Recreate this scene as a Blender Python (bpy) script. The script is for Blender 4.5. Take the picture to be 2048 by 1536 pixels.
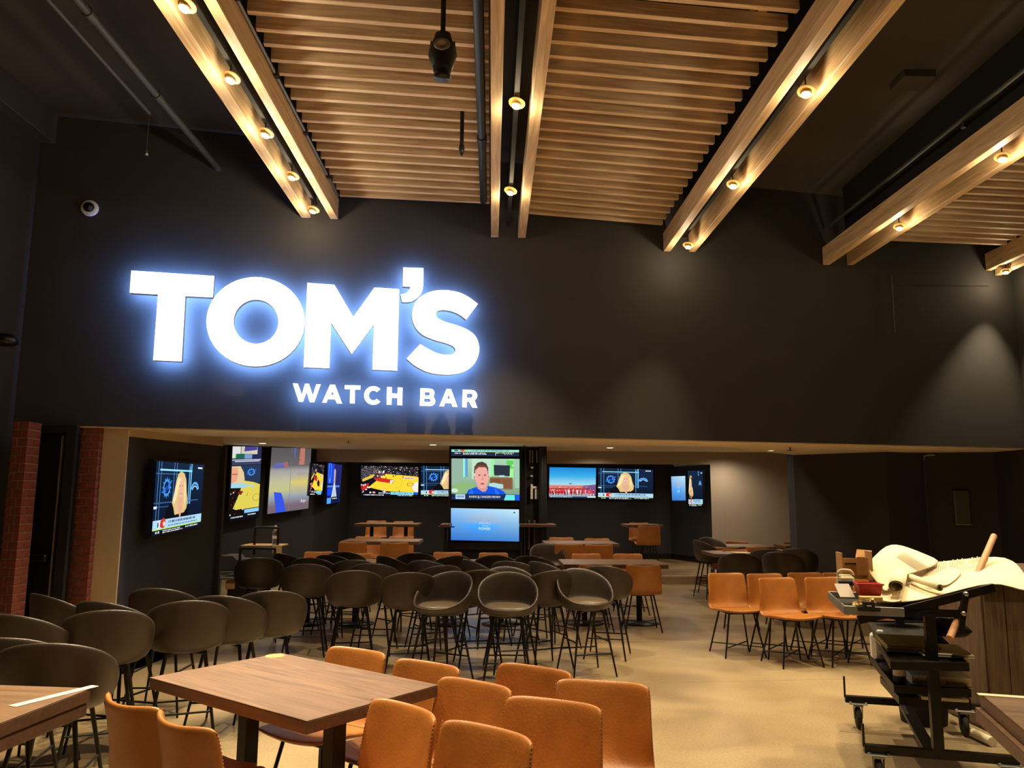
import bpy, math, random
from mathutils import Vector, Matrix, noise
random.seed(7)
R = math.radians
scn = bpy.context.scene
col = scn.collection
for o in list(bpy.data.objects): bpy.data.objects.remove(o)

# ------------------------------------------------------------------ camera
F, CX, CY, HC = 1560.0, 1024.0, 768.0, 1.58
yc = Vector((-41, 224, F)).normalized()                    # world +Y seen in camera axes (x right, y down, z forward)
hz = Vector((1, .006, 0))
zc = hz.cross(yc).normalized()
if zc.y > 0: zc = -zc                                       # world +Z points up in the image
xc = yc.cross(zc).normalized()
if xc.x < 0: xc = -xc
EYE = Vector((0, 0, HC))
def ray(u, v):
    d = Vector((u-CX, v-CY, F))
    return Vector((d.dot(xc), d.dot(yc), d.dot(zc)))
def atz(u, v, z):
    d = ray(u, v); return EYE + d*((z-HC)/d.z)
def aty(u, v, y):
    d = ray(u, v); return EYE + d*(y/d.y)
def xat(u, y, v=990): return aty(u, v, y).x
cam_d = bpy.data.cameras.new('camera'); cam = bpy.data.objects.new('camera', cam_d); col.objects.link(cam)
cam_d.sensor_fit = 'HORIZONTAL'; cam_d.sensor_width = 36; cam_d.lens = 36*F/2048; cam_d.clip_start = .05; cam_d.clip_end = 200
M = Matrix(((xc.x, -xc.y, -xc.z, 0), (yc.x, -yc.y, -yc.z, 0), (zc.x, -zc.y, -zc.z, HC), (0, 0, 0, 1)))
cam.matrix_world = M
scn.camera = cam

# ------------------------------------------------------------------ world, exposure
w = bpy.data.worlds.new('world'); scn.world = w; w.use_nodes = True
w.node_tree.nodes['Background'].inputs[0].default_value = (.9, .72, .5, 1)
w.node_tree.nodes['Background'].inputs[1].default_value = .03
scn.view_settings.view_transform = 'Standard'; scn.view_settings.look = 'None'
scn.view_settings.exposure = 0; scn.view_settings.gamma = 1; scn.view_settings.use_curve_mapping = False
SPOT_W, SPOT_COL = 345, (1, .80, .50)
DOWN_W = 62

# ------------------------------------------------------------------ helpers
def lin(c):
    return tuple(((x/255)/12.92 if x/255 <= .04045 else ((x/255+.055)/1.055)**2.4) for x in c)
MATS = {}
def mat(name, c, rough=.6, metal=0, bump=0, bscale=60, var=0, vscale=6, emit=None, es=1, spec=.5, coat=0, alpha=1, trans=0):
    m = bpy.data.materials.new(name); m.use_nodes = True; MATS[name] = m
    nt = m.node_tree; b = nt.nodes['Principled BSDF']
    l = lin(c)
    b.inputs['Base Color'].default_value = (*l, 1); b.inputs['Roughness'].default_value = rough
    b.inputs['Metallic'].default_value = metal; b.inputs['Specular IOR Level'].default_value = spec
    b.inputs['Coat Weight'].default_value = coat
    b.inputs['Transmission Weight'].default_value = trans
    tc = nt.nodes.new('ShaderNodeTexCoord')
    if var:
        n = nt.nodes.new('ShaderNodeTexNoise'); n.inputs['Scale'].default_value = vscale; n.inputs['Detail'].default_value = 6
        nt.links.new(tc.outputs['Object'], n.inputs['Vector'])
        r = nt.nodes.new('ShaderNodeValToRGB'); r.color_ramp.elements[0].position = .3; r.color_ramp.elements[1].position = .72
        r.color_ramp.elements[0].color = (*[x*(1-var) for x in l], 1); r.color_ramp.elements[1].color = (*[min(1, x*(1+var)) for x in l], 1)
        nt.links.new(n.outputs[0], r.inputs[0]); nt.links.new(r.outputs[0], b.inputs['Base Color'])
    if bump:
        n = nt.nodes.new('ShaderNodeTexNoise'); n.inputs['Scale'].default_value = bscale; n.inputs['Detail'].default_value = 4
        nt.links.new(tc.outputs['Object'], n.inputs['Vector'])
        bp = nt.nodes.new('ShaderNodeBump'); bp.inputs['Strength'].default_value = bump; bp.inputs['Distance'].default_value = .01
        nt.links.new(n.outputs[0], bp.inputs['Height']); nt.links.new(bp.outputs[0], b.inputs['Normal'])
    if emit:
        b.inputs['Emission Color'].default_value = (*lin(emit), 1); b.inputs['Emission Strength'].default_value = es
    return m
def wood(name, c1, c2, axis=0, rough=.55, scale=3, stretch=14, bump=.15):
    m = bpy.data.materials.new(name); m.use_nodes = True; MATS[name] = m
    nt = m.node_tree; b = nt.nodes['Principled BSDF']; b.inputs['Roughness'].default_value = rough
    tc = nt.nodes.new('ShaderNodeTexCoord'); mp = nt.nodes.new('ShaderNodeMapping')
    s = [stretch]*3; s[axis] = 1; mp.inputs['Scale'].default_value = s
    oi = nt.nodes.new('ShaderNodeObjectInfo'); ad = nt.nodes.new('ShaderNodeVectorMath'); ad.operation = 'ADD'
    ml = nt.nodes.new('ShaderNodeVectorMath'); ml.operation = 'SCALE'; ml.inputs[0].default_value = (17, 31, 23)
    nt.links.new(oi.outputs['Random'], ml.inputs['Scale'])
    nt.links.new(tc.outputs['Object'], mp.inputs['Vector']); nt.links.new(mp.outputs[0], ad.inputs[0]); nt.links.new(ml.outputs[0], ad.inputs[1])
    n = nt.nodes.new('ShaderNodeTexNoise'); n.inputs['Scale'].default_value = scale; n.inputs['Detail'].default_value = 7; n.inputs['Distortion'].default_value = 1.2
    nt.links.new(ad.outputs[0], n.inputs['Vector'])
    r = nt.nodes.new('ShaderNodeValToRGB'); r.color_ramp.elements[0].position = .32; r.color_ramp.elements[1].position = .66
    r.color_ramp.elements[0].color = (*lin(c1), 1); r.color_ramp.elements[1].color = (*lin(c2), 1)
    nt.links.new(n.outputs[0], r.inputs[0]); nt.links.new(r.outputs[0], b.inputs['Base Color'])
    bp = nt.nodes.new('ShaderNodeBump'); bp.inputs['Strength'].default_value = bump; bp.inputs['Distance'].default_value = .005
    nt.links.new(n.outputs[0], bp.inputs['Height']); nt.links.new(bp.outputs[0], b.inputs['Normal'])
    return m

mat('black_paint', (46, 43, 40), .85, bump=.05, bscale=25, var=.12, vscale=2)
mat('facade_paint', (52, 49, 47), .8, bump=.06, bscale=30, var=.12, vscale=1.5)
mat('nook_paint', (50, 51, 56), .7, bump=.05, bscale=30)
mat('dark_deck', (66, 62, 58), .95, var=.2, vscale=1.2)
mat('grey_wall', (178, 166, 152), .85, bump=.04, bscale=40)
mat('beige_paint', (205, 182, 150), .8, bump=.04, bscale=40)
mat('cream_ceiling', (240, 222, 188), .8, bump=.03, bscale=40)
mat('mortar', (160, 132, 110), .95, bump=.2, bscale=90)
mat('brick_red', (120, 58, 42), .9, bump=.3, bscale=60, var=.35, vscale=9)
mat('black_metal', (40, 36, 31), .45, .6)
mat('matt_black', (20, 19, 18), .8)
mat('leg_black', (20, 18, 17), .4, .3)
mat('taupe_leather', (58, 47, 38), .42, bump=.12, bscale=120, var=.12, vscale=14)
mat('taupe_cushion', (98, 82, 64), .38, bump=.12, bscale=120, var=.1, vscale=14)
mat('tan_leather', (174, 110, 48), .42, bump=.14, bscale=90, var=.12, vscale=9)
mat('tan_thread', (150, 84, 30), .7)
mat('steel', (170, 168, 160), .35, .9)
mat('galvanised', (150, 150, 146), .5, .7, bump=.05)
mat('pipe_grey', (70, 68, 66), .55, .2)
mat('pipe_black', (40, 42, 44), .45, .3)
mat('white_plastic', (225, 222, 215), .5)
mat('screen_black', (8, 8, 10), .15)
mat('bezel', (14, 14, 16), .35)
mat('rubber', (40, 38, 36), .8)
mat('red_plastic', (190, 34, 30), .45, var=.1)
mat('cardboard', (196, 150, 96), .9, var=.12, vscale=8)
mat('paper', (236, 222, 186), .9, var=.05, vscale=5)
mat('paper_mark', (170, 155, 135), .9)
mat('ink', (50, 46, 44), .9)
mat('navy_cloth', (44, 42, 70), .9, bump=.3)
mat('yellow_folder', (206, 178, 84), .8)
mat('blue_label', (40, 50, 90), .6)
mat('bottle_plastic', (215, 220, 222), .1, trans=.9)
mat('lens_glow', (255, 240, 200), .5, emit=(255, 224, 160), es=40)
mat('down_glow', (255, 240, 200), .5, emit=(255, 228, 170), es=7)
mat('lamp_brass', (214, 176, 110), .45, .4)
mat('sign_face', (255, 255, 255), .5, emit=(240, 248, 255), es=2.2)
mat('sign_return', (176, 166, 150), .6)
mat('added_blue_glow', (200, 220, 255), .5, emit=(120, 168, 255), es=50)
mat('dowel', (190, 140, 98), .6, var=.1)
wood('fir', (200, 164, 120), (238, 206, 162), axis=1, scale=1.6, stretch=18)
wood('fir_slat', (206, 170, 134), (250, 224, 188), axis=0, scale=1.6, stretch=16)
wood('table_wood', (98, 72, 52), (134, 103, 76), axis=0, rough=.42, scale=2.2, stretch=14, bump=.05)
wood('table_edge', (86, 60, 44), (104, 74, 54), axis=0, rough=.5, scale=2.2, stretch=14, bump=.05)
wood('bar_wood', (74, 56, 40), (104, 80, 58), axis=2, rough=.6, scale=3, stretch=12)
wood('pale_board', (190, 150, 96), (222, 184, 124), axis=0, rough=.6, scale=2, stretch=10)

def concrete():
    m = bpy.data.materials.new('polished_concrete'); m.use_nodes = True; MATS['concrete'] = m
    nt = m.node_tree; b = nt.nodes['Principled BSDF']; b.inputs['Roughness'].default_value = .3
    tc = nt.nodes.new('ShaderNodeTexCoord')
    def nz(s, d, det=6):
        n = nt.nodes.new('ShaderNodeTexNoise'); n.inputs['Scale'].default_value = s; n.inputs['Detail'].default_value = det; n.inputs['Distortion'].default_value = d
        nt.links.new(tc.outputs['Object'], n.inputs['Vector']); return n
    a, c = nz(1.1, .8), nz(60, 0, 3)
    r = nt.nodes.new('ShaderNodeValToRGB'); r.color_ramp.elements[0].position = .3; r.color_ramp.elements[1].position = .7
    r.color_ramp.elements[0].color = (*lin((146, 126, 96)), 1); r.color_ramp.elements[1].color = (*lin((182, 160, 124)), 1)
    r2 = nt.nodes.new('ShaderNodeValToRGB'); r2.color_ramp.elements[0].position = .35; r2.color_ramp.elements[1].position = .75
    r2.color_ramp.elements[0].color = (.82, .82, .82, 1); r2.color_ramp.elements[1].color = (1.15, 1.13, 1.08, 1)
    mx = nt.nodes.new('ShaderNodeMixRGB'); mx.blend_type = 'MULTIPLY'; mx.inputs[0].default_value = 1
    nt.links.new(a.outputs[0], r.inputs[0]); nt.links.new(c.outputs[0], r2.inputs[0])
    nt.links.new(r.outputs[0], mx.inputs[1]); nt.links.new(r2.outputs[0], mx.inputs[2]); nt.links.new(mx.outputs[0], b.inputs['Base Color'])
    rr = nt.nodes.new('ShaderNodeMapRange'); rr.inputs[3].default_value = .22; rr.inputs[4].default_value = .42
    nt.links.new(a.outputs[0], rr.inputs[0]); nt.links.new(rr.outputs[0], b.inputs['Roughness'])
concrete()
def vc_emit():
    m = bpy.data.materials.new('screen_picture'); m.use_nodes = True; MATS['picture'] = m
    nt = m.node_tree; nt.nodes.clear(); o = nt.nodes.new('ShaderNodeOutputMaterial'); e = nt.nodes.new('ShaderNodeEmission')
    a = nt.nodes.new('ShaderNodeVertexColor'); a.layer_name = 'Col'; e.inputs[1].default_value = 1.1
    nt.links.new(a.outputs[0], e.inputs[0]); nt.links.new(e.outputs[0], o.inputs[0])
vc_emit()

def tag(o, label=None, cat=None, group=None, kind=None):
    for k, v in (('label', label), ('category', cat), ('group', group), ('kind', kind)):
        if v: o[k] = v
    return o
def root(name, loc=(0, 0, 0), rz=0, label=None, cat=None, group=None, kind=None):
    o = bpy.data.objects.new(name, None); col.objects.link(o); o.location = loc; o.rotation_euler = (0, 0, rz)
    o.empty_display_size = .1
    return tag(o, label, cat, group, kind)
def link(name, me, parent=None):
    o = bpy.data.objects.new(name, me); col.objects.link(o)
    if parent: o.parent = parent
    return o
CH = {}
def copy_tree(o, parent=None):
    c = o.copy(); col.objects.link(c)
    if parent: c.parent = parent
    for ch in KIDS.get(o.name, []): copy_tree(ch, c)
    return c
KIDS = {}
def kids_of(r):
    for o in bpy.data.objects:
        if o.parent: KIDS.setdefault(o.parent.name, [])
    KIDS[r.name] = [o for o in bpy.data.objects if o.parent == r]
    for k in KIDS[r.name]: kids_of(k)

class MB:
    def __init__(s): s.v = []; s.f = []; s.m = []; s.sm = []; s.mi = 0
    def add(s, vs, fs, smooth=False):
        n = len(s.v); s.v += [tuple(p) for p in vs]
        for f in fs: s.f.append([i+n for i in f]); s.m.append(s.mi); s.sm.append(smooth)
        return s
    def box(s, x0, x1, y0, y1, z0, z1, b=0):
        x0, x1 = min(x0, x1), max(x0, x1); y0, y1 = min(y0, y1), max(y0, y1); z0, z1 = min(z0, z1), max(z0, z1)
        if b <= 0:
            vs = [(x, y, z) for z in (z0, z1) for y in (y0, y1) for x in (x0, x1)]
            return s.add(vs, [(0, 2, 3, 1), (4, 5, 7, 6), (0, 1, 5, 4), (2, 6, 7, 3), (0, 4, 6, 2), (1, 3, 7, 5)])
        b = min(b, (x1-x0)/2.01, (y1-y0)/2.01, (z1-z0)/2.01)
        def ring(i, z): return [(x0+i, y0+b, z), (x0+b, y0+i, z), (x1-b, y0+i, z), (x1-i, y0+b, z), (x1-i, y1-b, z), (x1-b, y1-i, z), (x0+b, y1-i, z), (x0+i, y1-b, z)]
        def ring2(z): return [(x0+b, y0+b, z)]*2+[(x1-b, y0+b, z)]*2+[(x1-b, y1-b, z)]*2+[(x0+b, y1-b, z)]*2
        vs = ring2(z0)+ring(0, z0+b)+ring(0, z1-b)+ring2(z1)
        fs = [tuple(reversed(range(8)))]
        for k in range(3):
            for i in range(8): j = (i+1) % 8; fs.append((k*8+i, k*8+j, (k+1)*8+j, (k+1)*8+i))
        fs.append(tuple(range(24, 32)))
        return s.add(vs, fs)
    def tube(s, pts, r, n=8, closed=False, r2=None, caps=True):
        pts = [Vector(p) for p in pts]; m = len(pts); vs = []
        for i, p in enumerate(pts):
            if closed: t = pts[(i+1) % m]-pts[i-1]
            else: t = pts[min(i+1, m-1)]-pts[max(i-1, 0)]
            t.normalize(); up = Vector((0, 0, 1)) if abs(t.z) < .95 else Vector((1, 0, 0))
            a = t.cross(up).normalized(); b = t.cross(a).normalized()
            rr = r if r2 is None else r+(r2-r)*i/(m-1)
            for k in range(n):
                q = 2*math.pi*k/n; vs.append(p+a*(math.cos(q)*rr)+b*(math.sin(q)*rr))
        fs = []
        for i in range(m if closed else m-1):
            j = (i+1) % m
            for k in range(n): l = (k+1) % n; fs.append((i*n+k, j*n+k, j*n+l, i*n+l))
        s.add(vs, fs, True)
        if caps and not closed: s.add(vs[:n], [tuple(range(n))]); s.add(vs[-n:], [tuple(reversed(range(n)))])
        return s
    def lathe(s, prof, n=24, c=(0, 0, 0), smooth=True):
        vs = []; cx, cy, cz = c
        for (r, z) in prof:
            for k in range(n): q = 2*math.pi*k/n; vs.append((cx+r*math.cos(q), cy+r*math.sin(q), cz+z))
        fs = []
        for i in range(len(prof)-1):
            for k in range(n): l = (k+1) % n; fs.append((i*n+k, i*n+l, (i+1)*n+l, (i+1)*n+k))
        s.add(vs, fs, smooth)
        return s
    def prism(s, pts, z0, z1):
        n = len(pts); vs = [(x, y, z0) for x, y in pts]+[(x, y, z1) for x, y in pts]
        return s.add(vs, [tuple(reversed(range(n))), tuple(range(n, 2*n))]+[(i, (i+1) % n, (i+1) % n+n, i+n) for i in range(n)])
    def mesh(s, name, *mats):
        me = bpy.data.meshes.new(name); me.from_pydata(s.v, [], s.f)
        for m in mats: me.materials.append(MATS[m])
        me.polygons.foreach_set('material_index', s.m); me.polygons.foreach_set('use_smooth', s.sm); me.update()
        return me
    def build(s, name, mats, parent=None):
        if isinstance(mats, str): mats = [mats]
        return link(name, s.mesh(name, *mats), parent)
def baked(me, name, sub=1, bevel=0):
    o = bpy.data.objects.new('tmp', me); col.objects.link(o)
    if bevel: m = o.modifiers.new('b', 'BEVEL'); m.width = bevel; m.segments = 2
    if sub: m = o.modifiers.new('s', 'SUBSURF'); m.levels = sub
    dg = bpy.context.evaluated_depsgraph_get(); r = bpy.data.meshes.new_from_object(o.evaluated_get(dg)); r.name = name
    bpy.data.objects.remove(o)
    r.polygons.foreach_set('use_smooth', [True]*len(r.polygons))
    return r
def wallslab(name, p, q, z0, z1, m, th=.1, side=1, parent=None, kind='structure'):
    p = Vector((p[0], p[1])); q = Vector((q[0], q[1])); d = (q-p).normalized(); n = Vector((-d.y, d.x))*th*side
    o = MB().prism([p, q, q+n, p+n] if side > 0 else [p+n, q+n, q, p], z0, z1).build(name, m, parent)
    if not parent: o['kind'] = kind
    return o

# ------------------------------------------------------------------ room shell
ZC = 2.2                                                    # underside of the header
ZI = 2.56                                                   # ceiling of the back room
SC = (ZC-HC)/.98                                            # size of the hall's roof parts
ZS = lambda z: HC+(z-HC)*SC
fa = atz(40, 849, ZC); fb = atz(2048, 896, ZC)
FD = (fb-fa); FD.z = 0; FD.normalize(); FN = Vector((FD.y, -FD.x, 0))      # FN points to the camera side
def on_facade(u, v, off=0):
    d = ray(u, v); p0 = fa+FN*off; t = (p0-EYE).dot(FN)/d.dot(FN); return EYE+d*t
def f2w(s, z, off=0): q = fa+FD*s+FN*off; return Vector((q.x, q.y, z))
ROOF = ZS(7.3)
fl = fa-FD*.1; fr = fb+FD*.06
SD = .85
hb = fr-FN*SD; ha = fl-FN*SD
o = MB().prism([fl.xy, fr.xy, hb.xy, ha.xy], ZC, ROOF).build('wall_back', 'facade_paint'); o['kind'] = 'structure'
YB, YL = 18.5, 17.0
q0 = Vector((xat(1590, 11.1), 11.1)); q1 = Vector((xat(1775, 10.2), 10.2)); q1b = Vector((xat(1848, 10.35), 10.35)); q2 = Vector((xat(2046, 9.95), 9.95))
XR = aty(2046, 700, fb.y-.06).x
qh = on_facade(1520, 883, 0)-FN*SD
o = MB().prism([(fl-FN*.015).xy, (fr-FN*.015).xy, (XR, q2.y), q2, q1b, q1, q0, (qh.x, qh.y), (fl-FN*SD).xy], ZC-.012, ZC).build('trim_1', 'cream_ceiling'); o['kind'] = 'structure'
tag(o, 'cream painted underside of the deep header beam')
o = MB().prism([(fl-FN*.3).xy, (fr-FN*.3).xy, (fr.x+3, 19.2), (fl.x-3, 19.2)], ZI, ZI+.15).build('ceiling', 'cream_ceiling'); o['kind'] = 'structure'
o = MB().box(-9, 13, -4, 19.2, -.2, 0).build('floor', 'concrete'); o['kind'] = 'structure'
XL0 = atz(38, 850, ZC).x-.015
# saw cut joints in the floor
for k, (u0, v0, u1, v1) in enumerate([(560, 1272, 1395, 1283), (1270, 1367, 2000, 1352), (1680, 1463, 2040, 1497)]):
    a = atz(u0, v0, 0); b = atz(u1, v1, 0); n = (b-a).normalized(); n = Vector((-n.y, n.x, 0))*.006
    MB().prism([a.xy, b.xy, (b+n).xy, (a+n).xy], -.001, .0015).build('floor_joint', 'beige_paint' if k == 0 else 'mortar', bpy.data.objects['floor'])  # first joint coloured pale for the light it catches
o = MB().box(XL0-.2, XR+.2, -4, 12, ROOF, ROOF+.1).build('ceiling_hall', 'dark_deck'); o['kind'] = 'structure'; o.name = 'ceiling_hall'
XL = XL0
wallslab('wall_left', (XL, -4), (XL, fa.y+.1), 0, ROOF, 'black_paint', .15, 1)
wallslab('wall_right', (XR, -4), (XR, 10.2), 0, ROOF, 'black_paint', .15, -1)
wallslab('wall_front', (XL, -4), (XR, -4), 0, ROOF, 'black_paint', .15, -1)

# left: brick columns, door, beige pillar, dark screen wall
def brick_column(x0, x1, y0, dep, label):
    t = root('brick_column', (x0, y0, 0), 0, label, 'column')
    w_ = x1-x0
    MB().box(.006, w_-.006, .006, dep, 0, ZC-.015).build('mortar_core', 'mortar', t)
    ch, j = ZC/30, .0085
    shapes = {}
    for i in range(30):
        z = i*ch+j/2
        h = w_*.64 if i % 2 == 0 else w_*.34
        segs = [(0, h-j/2, 0, dep*.98), (h+j/2, w_, 0, dep*.98)] if i % 2 == 0 else [(0, h-j/2, 0, dep*.98), (h+j/2, w_, 0, dep*.45), (h+j/2, w_, dep*.45+j, dep*.98)]
        for k, (a, b, c, d) in enumerate(segs):
            key = (i % 2, k)
            if key not in shapes: shapes[key] = MB().box(a, b, c, d, 0, ch-j, .003).mesh('brick', 'brick_red')
            o = link('brick', shapes[key], t); o.location = (0, random.uniform(-.002, .002), z)
    return t
yk = 7.36
bx0, bx1 = xat(150, yk, 900), xat(197, yk, 900)
brick_column(bx0, bx1, yk, .17, 'tall dark red brick column between the door and the beige pillar')
yk2 = 6.85
c0, c1 = xat(26, yk2, 900), xat(53, yk2, 900)
brick_column(c0-.02, c1, yk2, .2, 'narrow red brick column at the far left beside the dark door')
d0, d1 = xat(48, 7.2), xat(153, 7.3)
t = root('door_1', ((d0+d1)/2, 7.2, 0), 0, 'dark metal exit door between two brick columns with a push bar', 'door'); t['kind'] = 'structure'
wd = (d1-d0)
MB().box(-wd/2, wd/2, .05, .1, 0, 2.13).build('door_panel', 'black_metal', t)
for a_ in ((-wd/2, -wd/2+.03, 0, .06, 0, 2.13), (wd/2-.085, wd/2, 0, .06, 0, 2.13), (-wd/2, wd/2, 0, .06, 2.13, 2.19)): MB().box(*a_).build('door_frame', 'matt_black', t)
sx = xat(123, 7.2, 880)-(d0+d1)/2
MB().box(sx, sx+.014, .0, .05, .06, 2.1).build('daylight_gap_strip', 'steel', t)  # pale strip stands in for daylight showing through the door gap
MB().box(-wd/2+.06, sx-.03, -.04, .0, .98, 1.04, .01).box(-wd/2+.07, -wd/2+.13, 0, .06, .96, 1.06).box(sx-.11, sx-.05, 0, .06, .96, 1.06).build('push_bar', 'bezel', t)
p1 = aty(258, 873, 7.45); ZN = p1.z
wallslab('wall_left_pillar', (bx1-.02, p1.y-.02), (p1.x+.001, p1.y-.02), 0, ZI, 'beige_paint', .02, 1)
wallslab('wall_left_pillar_back', (bx1-.3, p1.y+.1), (p1.x-.12, p1.y+.1), 0, ZI, 'beige_paint', .02, 1)
pe = aty(440, 990, 8.85)
wallslab('wall_left_nook', (p1.x, p1.y), (pe.x, pe.y), 0, ZN, 'nook_paint', .1, 1)
wallslab('wall_left_nook_top', (p1.x, p1.y), (pe.x, pe.y), ZN, ZI, 'beige_paint', .1, 1)
wallslab('trim_2', (pe.x-.005, pe.y), (pe.x+.04, pe.y-.02), 0, ZN, 'pipe_grey', .03, 1)
p2 = aty(446, 990, 15.9)
wallslab('wall_left_passage', (pe.x-.05, pe.y+.02), (p2.x-.05, p2.y), 0, ZI, 'nook_paint', .1, 1)
p3 = aty(630, 990, YL); p4 = aty(700, 990, YB)
wallslab('wall_left_screens', (p2.x, p2.y), (p3.x, p3.y), 0, ZI, 'nook_paint', .1, 1)
wallslab('wall_left_alcove', (p3.x, p3.y), (p4.x, p4.y), 0, ZI, 'nook_paint', .1, 1)
p5 = aty(1340, 990, YB); p6 = aty(1422, 990, YL)
wallslab('wall_back_alcove', (p4.x-.1, YB), (p5.x+.1, YB), 0, ZI, 'nook_paint', .1, 1)
wallslab('wall_right_alcove', (p5.x, YB), (p6.x, YL), 0, 2.29, 'nook_paint', .1, 1)
wallslab('wall_bulkhead', (p3.x, YL), (p6.x, YL), 2.29, ZI, 'grey_wall', .12, 1)
wallslab('wall_back_grey', (p6.x, YL), (xat(1680, YL), YL), 0, ZI, 'grey_wall', .1, 1)
wallslab('wall_passage_right', (xat(1680, YL), YL), (q0.x+.1, q0.y+.1), 0, ZI, 'nook_paint', .1, 1)
wallslab('wall_right_end', (q0.x, q0.y+.25), (q0.x, q0.y), 0, ZI, 'nook_paint', .08, 1)
wallslab('wall_right_dark', q0, q1, 0, ZI, 'facade_paint', .1, 1)
wallslab('wall_right_middle', q1, q1b, 0, ZI, 'facade_paint', .1, 1)
wallslab('wall_right_recess', q1b, q2, 0, ZI, 'facade_paint', .1, 1)
a, b, c_ = atz(182, 1357, .0), atz(222, 1357, .0), atz(317, 1300, 0)
o = MB().prism([a.xy, b.xy, c_.xy, (pe.x, pe.y), (p1.x, p1.y), (a.x, p1.y)], 0, .09).build('trim_3', 'black_metal'); tag(o, 'low black plinth at the foot of the left nook wall', kind='structure')
# platform with step
st = 14.6
xs0, xs1 = xat(560, st), xat(1590, st)
o = MB().box(p2.x+1.2, xs1, st, YB, 0, .15).build('platform', 'concrete'); tag(o, 'low raised concrete platform with one step under the screens', 'platform', kind='structure')
MB().box(p2.x+1.2, xs1, st-.004, st+.05, .13, .152).build('step_edge', 'beige_paint', o)
for nm, a, b in (('baseboard_back', (p4.x, YB-.012), (p5.x, YB-.012)), ('baseboard_right', (p5.x-.012, YB), (p6.x-.012, YL))):
    wallslab(nm, a, b, .15, .27, 'black_metal', .012, 1)
a = f2w(.05, 0); 
# access panel and conduit on the dark right wall
f_ = (xat(1925, 10.2)-q1b.x)/(q2.x-q1b.x); yA = q1b.y+(q2.y-q1b.y)*f_; A = aty(1925, 1015, yA-.03)
t = root('access_panel', (A.x, A.y, A.z), math.atan2((q2-q1b).y, (q2-q1b).x), 'slim grey metal access panel on the dark right wall', 'panel')
MB().box(-.083, .083, -.02, .03, -.215, .215, .005).build('panel_door', 'pipe_grey', t); MB().box(-.09, -.083, -.018, .03, -.22, .22).box(-.09, .09, -.018, .03, -.225, -.215).build('frame', 'galvanised', t)
A = aty(1848, 912, 10.3); t = root('wall_conduit', (A.x, A.y, 0), 0, 'thin vertical conduit with an elbow on the dark right wall', 'conduit')
MB().tube([(0, 0, 0), (0, 0, A.z-.04)], .009).build('pipe', 'pipe_grey', t); MB().tube([(0, 0, A.z-.05), (0, 0, A.z), (.05, -.02, A.z+.01), (.13, -.03, A.z+.01)], .012).build('elbow', 'steel', t)

# recessed downlights and sprinkler heads in the low ceiling
for i, (u, v) in enumerate([(525, 886), (866, 889), (1220, 895), (1542, 900)]):
    nm = ['leftmost', 'second from the left', 'third from the left', 'rightmost'][i]
    zz = ZC-.012 if i == 3 else ZI; P = atz(u, v, zz)
    t = root('recessed_downlight', (P.x, P.y, zz), 0, 'small round lit downlight in the low ceiling, '+nm+' of four', 'light', 'downlights in the low ceiling')
    kk = .62 if i == 3 else 1
    MB().lathe([(.1*kk, 0), (.1*kk, -.008), (.075*kk, -.01), (.075*kk, 0)], 20).build('trim_ring', 'white_plastic', t)
    MB().lathe([(0, -.006), (.075*kk, -.006)], 20).build('lens', 'down_glow', t)
def spot(name, loc, tgt, power, size, blend, c, parent=None, rad=.03):
    d = bpy.data.lights.new(name, 'SPOT'); d.energy = power; d.spot_size = R(size); d.spot_blend = blend; d.color = c; d.shadow_soft_size = rad
    o = bpy.data.objects.new(name, d); col.objects.link(o)
    v = Vector(tgt)-Vector(loc); o.rotation_euler = v.to_track_quat('-Z', 'Y').to_euler(); o.location = loc
    return o
k = 0
for y, xs_ in ((10.2, (-3, -1, 1.2, 3.2)), (12.4, (-3.4, -1.2, 1.2, 3.6)), (14.9, (-3.9, -1.4, 1.4, 4.4)), (16.4, (-2.2, 2.2, 5))):
    for x in xs_: spot('downlight_beam', (x, y, ZI-.03), (x, y, 0), DOWN_W, 160, .9, (1, .80, .56), rad=.06)
for i, (u, v) in enumerate([(697, 881), (1048, 890), (1580, 894)]):
    zz = ZC-.011 if i == 2 else ZI+.001; P = atz(u, v, zz)
    t = root('fire_sprinkler', (P.x, P.y, zz), 0, 'tiny sprinkler head in the low ceiling, '+['at left', 'in the middle', 'at right'][i]+' of three', 'sprinkler', 'sprinklers under the header')
    MB().tube([(0, 0, 0), (0, 0, -.04)], .008).build('stem', 'bezel', t); MB().lathe([(0, -.044), (.045, -.044), (.045, -.04), (0, -.04)], 14).build('deflector', 'bezel', t)

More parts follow.
